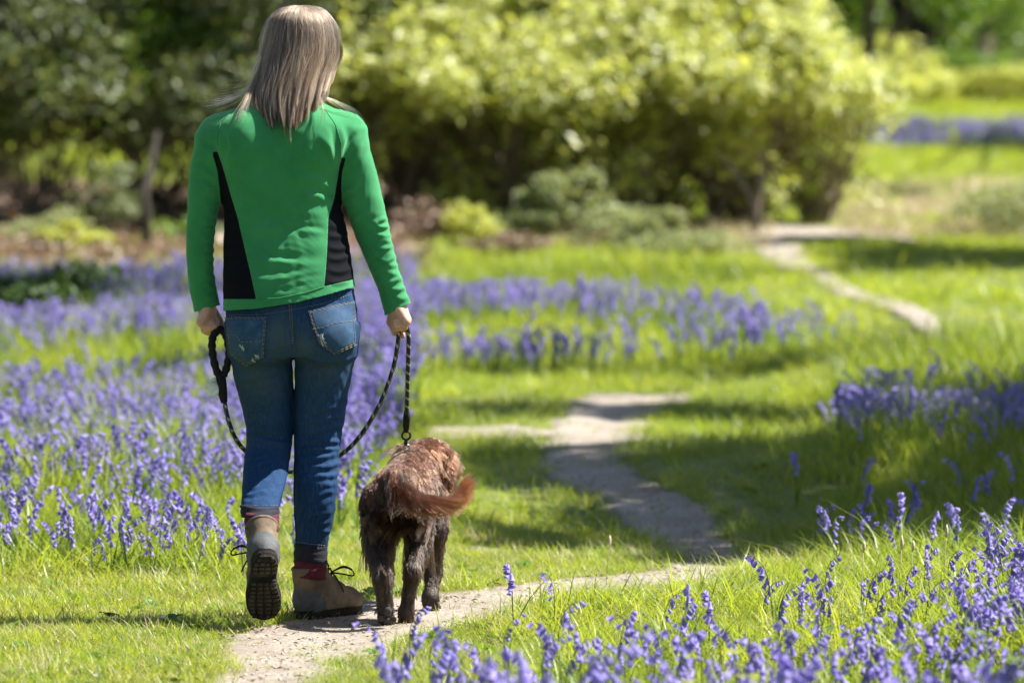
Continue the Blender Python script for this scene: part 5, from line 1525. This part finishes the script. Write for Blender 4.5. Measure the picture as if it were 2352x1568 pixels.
def hair_pt(yd, phi, rho):
    xl, xr, cy, b = (np.interp(yd, HY, HS[i]) for i in (0, 1, 2, 3))
    y = cy - b * np.cos(phi) * rho
    xd = (xl + xr) / 2 + (xr - xl) / 2 * np.sin(phi) * rho
    d = CAM_D + y
    return np.stack([(xd - 1176) * d / FD, y, CAM_H - (yd - YH) * d / FD], -1)
nr, npn = 40, 48
yy = np.linspace(19, 262, nr); ph = np.linspace(-math.pi * .80, math.pi * .80, npn)
Vh = np.array([hair_pt(y_, ph, .90 - .1 * (y_ > 215) * (y_ - 215) / 45) for y_ in yy])
Vh[..., 0] += .003 * np.sin(ph * 23)[None, :]; Vh[..., 1] += .003 * np.cos(ph * 19)[None, :]
ii = np.arange(nr * npn).reshape(nr, npn)
m, nt, bs, out = new_mat("hair_under")
bs.inputs["Base Color"].default_value = (.05, .034, .022, 1); bs.inputs["Roughness"].default_value = .6
hair = child(link("hair", mk_mesh("hair", Vh.reshape(-1, 3), np.stack([ii[:-1, :-1], ii[1:, :-1], ii[1:, 1:], ii[:-1, 1:]], -1).reshape(-1, 4)), m), woman)
def hair_material(name, cols, rough=.35, coat=0.0):
    m = bpy.data.materials.new(name); m.use_nodes = True; nt = m.node_tree
    for n_ in list(nt.nodes):
        if n_.type == 'BSDF_PRINCIPLED': nt.nodes.remove(n_)
    out = [n_ for n_ in nt.nodes if n_.type == 'OUTPUT_MATERIAL'][0]
    hb = nt.nodes.new("ShaderNodeBsdfHairPrincipled"); hb.parametrization = 'COLOR'
    at = nt.nodes.new("ShaderNodeAttribute"); at.attribute_name = "tone"
    r = ramp(nt, [(i / (len(cols) - 1), c) for i, c in enumerate(cols)])
    nt.links.new(at.outputs["Fac"], r.inputs[0]); nt.links.new(r.outputs[0], hb.inputs["Color"])
    hb.inputs["Roughness"].default_value = rough; hb.inputs["Radial Roughness"].default_value = .45
    nt.links.new(hb.outputs[0], out.inputs["Surface"]); return m
def curves(name, pts, rad, tone, mat, parent):
    """pts (n, k, 3) strands in world space"""
    n, k, _ = pts.shape
    cd = bpy.data.hair_curves.new(name); cd.add_curves([k] * n)
    cd.attributes["position"].data.foreach_set("vector", pts.astype(np.float32).ravel())
    ra = cd.attributes.get("radius") or cd.attributes.new("radius", 'FLOAT', 'POINT')
    ra.data.foreach_set("value", np.broadcast_to(rad, (n, k)).astype(np.float32).ravel())
    a = cd.attributes.new("tone", 'FLOAT', 'CURVE'); a.data.foreach_set("value", np.clip(tone, 0, 1).astype(np.float32))
    cd.materials.append(mat)
    o = bpy.data.objects.new(name, cd); C.objects.link(o); o.parent = parent
    return o
K = 18
nl = 150
lphi = rng.uniform(-math.pi * .62, math.pi * .62, nl); lend = 256 + 24 * np.cos(lphi * 1.6) + rng.normal(0, 17, nl); ltone = rng.random(nl); lrnd = rng.random(nl); lrnd2 = rng.random(nl)
lend = np.where(lphi > .75, lend - 40 * (lphi - .75), lend)
lend = np.where(rng.random(nl) < .2, lend - 30, lend)
n = 15000
li = rng.integers(0, nl, n)
phi0 = lphi[li] + rng.normal(0, .085, n); rho = rng.uniform(.88, 1.0, n)
y0 = 12 + 70 * rng.random(n) ** 2.2; y0 = np.where(rng.random(n) < .3, 12 + rng.random(n) * 12, y0)
y1 = lend[li] + rng.normal(0, 5, n)
t = np.linspace(0, 1, K)[None, :]
YD = y0[:, None] + (y1 - y0)[:, None] * t ** 1.15
clump = sstep(.12, 1, t) * .86
PHI = phi0[:, None] * (1 - clump) + lphi[li][:, None] * clump
PHI = PHI + (.05 + .07 * (lrnd[li] - .5)[:, None]) * np.sin(lphi[li][:, None] * 40 + t * (5 + 4 * lrnd[li][:, None])) * t + .10 * (lrnd2[li] - .5)[:, None] * t + rng.normal(0, .016, (n, 1)) * np.sin(t * 9 + rng.uniform(0, 6, (n, 1)))
RHO = rho[:, None] + (.11 * (lrnd[li] - .6)[:, None]) * t ** .7 + .05 * lrnd2[li][:, None] * t ** 4
HP = hair_pt(YD, PHI, RHO)
HP[..., 0] += .004 * np.sin(li * 2.3)[:, None] * t ** 3
rad = np.linspace(1, .45, K)[None, :] * .00055
M['hair'] = hair_material("ash_brown_hair", [(.016, .0085, .0045), (.046, .026, .0145), (.11, .064, .035), (.028, .0155, .0085), (.32, .21, .12)], .34)
curves("hair_strands", HP, rad, np.clip(ltone[li] + rng.normal(0, .24, n), 0, 1), M['hair'], hair)
# loose wisps blowing over the left shoulder and a few flyaways
def wisp(n, pts, spread, tone=.8):
    c = np.array([tuple(p) for p in catmull(pts, 5)]); k = len(c)
    off = rng.normal(0, 1, (n, 1, 3)) * spread
    return c[None] + off * (.25 + np.linspace(0, 1, k)[None, :, None] ** 1.4)
for q, (nn, pts, sp) in enumerate(((34, [P(588, 178, .0), P(570, 205, -.03), P(540, 222, -.04), P(505, 232, -.05), P(481, 234, -.05)], .010), (45, [P(580, 190, -.02), P(568, 225, -.07), P(556, 252, -.10), P(548, 275, -.115)], .006),
                                     (18, [P(598, 130, .0), P(585, 165, .0), P(560, 195, .0), P(535, 200, .0)], .012), (10, [P(750, 225, -.06), P(780, 240, -.05), P(815, 265, -.03), P(828, 300, -.02)], .009),
                                     (16, [P(735, 225, -.08), P(742, 250, -.11), P(738, 285, -.125)], .005), (80, [P(775, 85, .05), P(784, 112, .06), P(778, 140, .07), P(762, 165, .07)], .005))):
    w_ = wisp(nn, pts, sp); curves("hair_wisp", w_, np.linspace(1, .4, w_.shape[1])[None, :] * .0004, rng.uniform(.35, 1, nn), M['hair'], hair)
fl = rng.uniform(-1.9, 1.9, 420); ys = rng.uniform(14, 190, 420)
tt = np.linspace(0, 1, 7)[None, :]
fp = hair_pt(ys[:, None] + tt * rng.uniform(30, 90, (420, 1)), fl[:, None] + rng.normal(0, .12, (420, 1)) * tt, 1.0 + tt * rng.uniform(.0, .11, (420, 1)))
curves("hair_flyaways", fp, np.linspace(1, .4, 7)[None, :] * .00028, rng.uniform(.4, 1, 420), M['hair'], hair)

# ------------------------------------------------------------------ dog lead
lead = empty("dog_lead", tuple(P(505, 860, .0)), "black rope dog lead with flecks, looping from hand to hand and down to the dog", "dog lead")
m, nt, bs, out = new_mat("flecked_rope")
uvn = nt.nodes.new("ShaderNodeAttribute"); uvn.attribute_name = "run"
wv = nt.nodes.new("ShaderNodeMath"); wv.operation = 'FRACT'; nt.links.new(uvn.outputs["Fac"], wv.inputs[0])
rr = ramp(nt, [(0, (.30, .29, .22)), (.16, (.012, .016, .014)), (.86, (.012, .016, .014)), (.9, (.30, .29, .22))]); rr.color_ramp.interpolation = 'CONSTANT'
nt.links.new(wv.outputs[0], rr.inputs[0]); nt.links.new(rr.outputs[0], bs.inputs["Base Color"]); bs.inputs["Roughness"].default_value = .75
M['rope'] = m
M['black_web'] = plain_mat("black_padding", (.010, .010, .012), .85, .3, 60, .4)
def rope(pts, r, name, parent, mat):
    c = catmull(pts, 14); V, Q, T = tube(c, r, 10)
    me = mk_mesh(name, V, [T, Q]); n = len(c)
    L = np.concatenate([[0], np.cumsum([(c[i + 1] - c[i]).length for i in range(n - 1)])])
    run = np.concatenate([(L[:, None] / .034 + np.arange(10)[None, :] / 10 * 1.0).ravel(), [0, 0]])
    # the fleck spirals once round the rope
    a = me.attributes.new("run", 'FLOAT', 'POINT'); a.data.foreach_set("value", run.astype(np.float32))
    return child(link(name, me, mat), parent)
rope([P(508, 900, 0), P(515, 920, .0), P(524, 962, .0), P(540, 1004, .03), P(565, 1036, .08), P(600, 1064, .15), P(640, 1080, .20), P(672, 1082, .20), P(715, 1075, .18), P(748, 1064, .15), P(780, 1045, .10), P(812, 1018, .06), P(845, 975, .04), P(878, 915, .03), P(903, 845, .025), P(914, 785, .022), P(917, 755, .02), P(922, 742, .018), P(932, 745, .015), P(938, 765, .02), P(938, 800, .04), P(936, 870, .12), P(934, 950, .22)], .0062, "rope", lead, M['rope'])
lp = [P(508, 872, 0), P(496, 845, 0), P(488, 808, 0), P(488, 778, .005), P(497, 760, .01), P(510, 757, .012), P(520, 772, .008), P(526, 806, 0), P(522, 838, 0), P(513, 862, 0)]
lc = catmull(lp, 8)
mb = MB(); mb.tube(lc, [.0105 + .0012 * math.sin(i * 1.35) for i in range(len(lc))], 10); child(link("handle", mb.mesh("handle"), M['black_web']), lead)
mb = MB(); mb.tube([P(506, 858, 0), P(509, 880, 0), P(512, 905, 0), P(515, 924, 0)], [.0135, .014, .0125, .009], 10); child(link("grip_sleeve", mb.mesh("grip_sleeve"), M['black_web']), lead)
mb = MB(); mb.tube([P(934, 944, .215), P(934, 958, .23), P(933, 975, .245), P(933, 990, .255)], [.0075, .0105, .010, .007], 10); child(link("rope_end", mb.mesh("rope_end"), M['black_web']), lead)
M['metal'] = plain_mat("worn_steel", (.30, .30, .30), .35, .3, 60, .1, .5, 1.0)
M['black_metal'] = plain_mat("black_steel", (.03, .03, .032), .35, .3, 60, .1, .6, .8)
def torus(c, R_, r, tilt, name, mat, parent):
    mb = MB(); pts = []
    for a in np.linspace(0, 2 * math.pi, 21): pts.append(Vector(c) + Matrix.Rotation(tilt, 3, 'Z') @ Vector((R_ * math.cos(a), 0, R_ * math.sin(a))))
    mb.tube(pts, r, 7, False); return child(link(name, mb.mesh(name), mat), parent)
torus(P(933, 999, .262), .0115, .0032, 0, "ring", M['black_metal'], lead)
mb = MB(); mb.tube([P(933, 1006, .262), P(932, 1016, .262), P(932, 1022, .264)], [.004, .006, .004], 8); child(link("clip", mb.mesh("clip"), M['black_metal']), lead)
torus(P(934, 1027, .264), .0085, .0026, .2, "clip_hook", M['metal'], lead)
mb = MB(); mb.tube([P(503, 884, -.004), P(498, 880, -.004), P(494, 876, -.004)], .004, 6); child(link("tag_loop", mb.mesh("tag_loop"), M['white_petal']), lead)
# translucent ball hanging at the handle
m, nt, bs, out = new_mat("milky_plastic")
bs.inputs["Base Color"].default_value = (.80, .82, .80, 1); bs.inputs["Roughness"].default_value = .22; bs.inputs["Transmission Weight"].default_value = .45; bs.inputs["IOR"].default_value = 1.2
bc = P(487, 893, -.004)
ball = empty("ball", tuple(bc), "small translucent white ball hanging beside the lead's padded handle", "ball")
bm = bmesh.new(); bmesh.ops.create_uvsphere(bm, u_segments=24, v_segments=16, radius=.0205)
for v in bm.verts: v.co.z *= 1.08
me = bpy.data.meshes.new("shell"); bm.to_mesh(me); bm.free(); link("shell", me, m, ball)
mb = MB(); mb.tube([Vector((0, 0, .020)), Vector((.006, 0, .026)), Vector((.010, 0, .030))], [.006, .005, .004], 8); link("cap", mb.mesh("cap"), M['white_petal'], ball)

# ------------------------------------------------------------------ dog
dog = empty("dog", (float(P(930, 1430, 0).x), 0, 0), "shaggy brown dog with muddy dark legs and a swinging tail, walking away on the lead", "dog")
D = Field((float(P(800, 1100, 0).x), -.42, -.01), (float(P(1090, 1100, .3).x), .68, .56), .0055, .0055, .0055)
D.ell(P(916, 1128, -.09), (.066, .10, .078), .03)                       # rump
D.cone(P(917, 1138, -.05), P(940, 1128, .26), .062, .074, .04)           # barrel
D.ell(P(942, 1128, .28), (.072, .11, .092), .04)                        # chest
D.cone(P(944, 1092, .34), P(968, 1066, .47), .064, .06, .04)           # neck
D.ell(P(982, 1058, .51), (.064, .085, .062), .03)                       # head
D.cone(P(996, 1074, .57), P(1002, 1088, .64), .034, .026, .02)          # muzzle
D.ell(P(1030, 1082, .47), (.018, .045, .062), .012).ell(P(925, 1068, .49), (.018, .045, .058), .012)   # ears
for pts, rr in (([P(878, 1150, -.11), P(868, 1228, -.06), P(878, 1318, -.2), P(886, 1400, -.19), P(888, 1424, -.165)], (.058, .04, .022, .019, .021)),
                ([P(952, 1150, -.11), P(962, 1228, -.02), P(948, 1310, -.13), P(933, 1405, -.125), P(934, 1428, -.10)], (.056, .036, .020, .017, .021)),
                ([P(988, 1140, .28), P(1000, 1215, .25), P(996, 1310, .27), P(988, 1372, .225), P(992, 1390, .235)], (.046, .031, .021, .019, .022)),
                ([P(895, 1140, .30), P(885, 1215, .30), P(884, 1320, .34), P(884, 1392, .36), P(884, 1402, .385)], (.046, .031, .021, .019, .022))):
    for i in range(len(pts) - 1): D.cone(pts[i], pts[i + 1], rr[i], rr[i + 1], .018)
    tip = pts[-1]
    for q in (-1.5, -.5, .5, 1.5): D.cone(tip, tip + Vector((q * .011, .026 - .003 * abs(q), -.006)), .0115, .0095, .006)
TAIL = [P(908, 1092, -.19), P(922, 1118, -.25), P(955, 1142, -.28), P(1000, 1154, -.28), P(1036, 1148, -.26), P(1056, 1128, -.24)]
for i in range(5): D.cone(TAIL[i], TAIL[i + 1], (.024, .02, .017, .014, .010)[i], (.02, .017, .014, .010, .006)[i], .015)
V, F = D.mesh(2)
V[:, 2] = np.maximum(V[:, 2], .002)
m, nt, bs, out = new_mat("dog_undercoat")
bs.inputs["Roughness"].default_value = .8
tc = nt.nodes.new("ShaderNodeTexCoord"); sp = nt.nodes.new("ShaderNodeAttribute"); sp.attribute_name = "coat"
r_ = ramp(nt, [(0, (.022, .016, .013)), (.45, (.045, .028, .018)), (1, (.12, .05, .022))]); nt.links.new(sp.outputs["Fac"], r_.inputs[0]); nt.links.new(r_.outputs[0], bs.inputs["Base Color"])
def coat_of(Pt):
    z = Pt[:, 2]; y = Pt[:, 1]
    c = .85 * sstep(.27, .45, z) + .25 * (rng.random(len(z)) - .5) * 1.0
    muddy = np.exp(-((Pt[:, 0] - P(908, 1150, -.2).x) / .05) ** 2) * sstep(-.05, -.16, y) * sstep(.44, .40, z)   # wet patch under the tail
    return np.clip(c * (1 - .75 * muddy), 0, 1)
me = mk_mesh("body", V, F)
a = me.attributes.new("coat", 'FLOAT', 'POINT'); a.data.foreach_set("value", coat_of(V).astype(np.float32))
dbody = child(link("body", me, m), dog)
# paw pads on the lifted hind foot
pm = plain_mat("paw_pad", (.05, .04, .035), .8, .3, 80, .3)
pc = P(889, 1408, -.215)
for dx, dz, r in ((0, .006, .0125), (-.017, -.013, .009), (.017, -.014, .009), (0, -.02, .0095)):
    bm = bmesh.new(); bmesh.ops.create_uvsphere(bm, u_segments=12, v_segments=8, radius=r)
    for v in bm.verts: v.co.y *= .35; v.co += pc + Vector((dx, 0, dz))
    me = bpy.data.meshes.new("paw_pad"); bm.to_mesh(me); bm.free(); child(link("paw_pad", me, pm), dog)
# nose and eyes
for nm, c, r in (("nose", P(1003, 1086, .665), .014), ("eye", P(1012, 1058, .58), .008), ("eye", P(972, 1060, .585), .008)):
    bm = bmesh.new(); bmesh.ops.create_uvsphere(bm, u_segments=12, v_segments=8, radius=r)
    for v in bm.verts: v.co += c
    me = bpy.data.meshes.new(nm); bm.to_mesh(me); bm.free(); child(link(nm, me, M['lace']), dog)
# collar
mb = MB(); cc = P(941, 1080, .30)
ctr = P(944, 1096, .33)
mb.tube([ctr + Vector((.068 * math.cos(q), .03 * math.sin(q), .068 * math.sin(q))) for q in np.linspace(0, 2 * math.pi, 33)], .007, 8, False)
child(link("collar", mb.mesh("collar"), M['black_web']), dog)

# coat: shaggy strands combed backward and down, clumped into wet locks on the legs
T = tris(F)
A = V[T[:, 0]]; Bv = V[T[:, 1]]; Cv = V[T[:, 2]]
nf = np.cross(Bv - A, Cv - A); ar = np.linalg.norm(nf, axis=1); nf = nf / (ar[:, None] + 1e-12)
N = vnormals(V, F)
if (N * (V - V.mean(0))).sum() < 0: N = -N
n = 42000
pick = rng.choice(len(T), n, p=ar / ar.sum()); u = rng.random((n, 2)); fl = u.sum(1) > 1; u[fl] = 1 - u[fl]
root = A[pick] + (Bv - A)[pick] * u[:, :1] + (Cv - A)[pick] * u[:, 1:]
nrm = N[T[pick]].mean(1); nrm /= np.linalg.norm(nrm, axis=1)[:, None] + 1e-9
keep = (rng.random(n) < np.where(root[:, 1] > .34, .6, 1))
root, nrm, pick = root[keep], nrm[keep], pick[keep]; n = len(root)
TL = np.array([tuple(p) for p in catmull(TAIL, 6)])
dt = np.linalg.norm(root[:, None, :] - TL[None], axis=2); it = dt.argmin(1)
is_tail = (dt.min(1) < .034) & (root[:, 0] > P(918, 1100, -.2).x) & (root[:, 1] < -.19)
tdir = np.gradient(TL, axis=0); tdir /= np.linalg.norm(tdir, axis=1)[:, None]
flow = np.stack([.25 * np.sign(root[:, 0] - P(925, 1100, 0).x) * np.ones(n), np.full(n, -.85), np.full(n, -.35)], -1)
leg = sstep(.30, .22, root[:, 2])
flow = flow * (1 - leg[:, None]) + np.array((0, -.25, -1.0))[None] * leg[:, None]
hd = sstep(.36, .46, root[:, 1]) * sstep(.2, .3, root[:, 2])
flow = flow * (1 - hd[:, None]) + np.stack([.5 * np.sign(root[:, 0] - P(975, 1060, .5).x), np.full(n, -.5), np.full(n, -.8)], -1) * hd[:, None]
flow[is_tail] = tdir[it[is_tail]] * 1.0 + np.array((0, -.1, -.35))
flow = flow - nrm * (flow * nrm).sum(1)[:, None] * .85
flow /= np.linalg.norm(flow, axis=1)[:, None] + 1e-9
ln = .016 + .009 * rng.random(n)
ln = np.where(leg > .5, .008 + .009 * rng.random(n), ln)
belly = (nrm[:, 2] < -.3) & (root[:, 2] > .2); ln = np.where(belly, .035 + .025 * rng.random(n), ln)
back_leg = (leg > .3) & (root[:, 2] > .10) & (nrm[:, 1] < -.2); ln = np.where(back_leg, .012 + .014 * rng.random(n), ln)
ln = np.where(is_tail, .036 + .026 * rng.random(n) * (1 - .3 * it / len(TL)), ln)
ln = np.where(hd > .4, .026 + .014 * rng.random(n), ln)
ln = np.where(root[:, 2] < .05, .010, ln)
K = 7
t = np.linspace(0, 1, K)[None, :, None]
lift_ = np.where(is_tail, .22, np.where(hd > .4, .5, .22))[:, None, None]
jit = rng.normal(0, .16, (n, 3))[:, None, :]
Pts = root[:, None, :] + ln[:, None, None] * (t * (flow[:, None, :] * (1 - lift_ * .4) + nrm[:, None, :] * lift_ + jit) + t ** 2 * (flow[:, None, :] * .25 + np.array((0, 0, -.35))[None, None]))
# wave
side = np.cross(flow, nrm); wav = np.where(hd > .4, .007, np.where(leg > .5, .0035, .0042))
cell = (np.floor(root / .028) * np.array((3.1, 7.7, 5.3))).sum(1)
Pts += side[:, None, :] * (wav[:, None] * np.sin(cell[:, None] + t[..., 0] * np.where(hd > .4, 9, 6)[:, None]))[..., None] * t
# clump toward lock leaders
nlk = 2300
lead_i = rng.choice(n, nlk, replace=False)
from mathutils.kdtree import KDTree
kd = KDTree(nlk)
for j, i in enumerate(lead_i): kd.insert(root[i], j)
kd.balance()
own = np.array([kd.find(r)[1] for r in root]); g = lead_i[own]
cs = np.where(leg > .3, .8, np.where(hd > .4, .8, .72))[:, None, None] * t ** 1.3
Lp = Pts[g]; far_ = (np.linalg.norm(root - root[g], axis=1) > .03) | (is_tail != is_tail[g])
cs = np.where(far_[:, None, None], 0, cs)
Pts = Pts * (1 - cs) + (Lp + (root - root[g])[:, None, :] * .15) * cs
Pts[..., 2] = np.maximum(Pts[..., 2], .004)
Pts[is_tail] = root[is_tail][:, None, :] + t * np.array((0, 0, -.004))
lock_tone = rng.normal(0, .12, nlk)
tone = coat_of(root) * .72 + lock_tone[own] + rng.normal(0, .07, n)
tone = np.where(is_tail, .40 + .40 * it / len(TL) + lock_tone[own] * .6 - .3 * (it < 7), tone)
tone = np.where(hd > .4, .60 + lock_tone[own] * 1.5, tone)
M['fur'] = hair_material("brown_dog_coat", [(.013, .0062, .0032), (.026, .0108, .0048), (.042, .0148, .006), (.048, .016, .006), (.080, .028, .010), (.12, .055, .026)], .28)
rad = (np.linspace(1, .3, K)[None, :] * .00062) * np.ones((n, 1))
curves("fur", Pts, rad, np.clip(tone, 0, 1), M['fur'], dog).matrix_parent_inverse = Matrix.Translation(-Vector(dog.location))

# long feathering of the tail, combed along it
n2 = 6500
sT = rng.random(n2) ** .9; ti = sT * (len(TL) - 1); i0 = np.minimum(ti.astype(int), len(TL) - 2); fr = (ti - i0)[:, None]
base = TL[i0] * (1 - fr) + TL[i0 + 1] * fr; td = tdir[i0]
ang = rng.uniform(0, 2 * math.pi, n2); u1 = np.cross(td, np.array((0, -1.0, 0))); u1 /= np.linalg.norm(u1, axis=1)[:, None] + 1e-9; u2 = np.cross(td, u1)
rad_ = (u1 * np.cos(ang)[:, None] + u2 * np.sin(ang)[:, None])
r0 = (.020 - .014 * sT)[:, None] * rng.uniform(.6, 1.05, (n2, 1))
ln2 = rng.uniform(.036, .066, n2) * (1.0 - .25 * sT)
lockT = np.floor(sT * 14) * 7.3 + np.floor(ang / .9) * 3.7
ht = np.sin(lockT * 12.9898) * .5 + .5
t = np.linspace(0, 1, 8)[None, :, None]
dirn = td + rad_ * (.52 - .2 * sT)[:, None] + np.array((0, 0, -.18)) * (1 - sT)[:, None] + rng.normal(0, .05, (n2, 3))
sw = np.array((.25, 0, .16))[None] * (sT ** 1.5)[:, None]                       # the tip sweeps upward
TP = base[:, None, :] + (rad_ * r0)[:, None, :] * (1 - .35 * t) + ln2[:, None, None] * (t * dirn[:, None, :] + t ** 2 * (sw + np.array((0, 0, -.12)) * (1 - sT)[:, None])[:, None, :])
TP[..., 2] += (.003 * np.sin(lockT[:, None] + t[..., 0] * 5)) * t[..., 0]
tone2 = .28 + .50 * sT + .16 * (ht - .5) + .10 * np.sin(ang) * -1 + rng.normal(0, .05, n2)
curves("tail_fur", TP, np.linspace(1, .3, 8)[None, :] * .0006 * np.ones((n2, 1)), np.clip(tone2, 0, 1), M['fur'], dog).matrix_parent_inverse = Matrix.Translation(-Vector(dog.location))
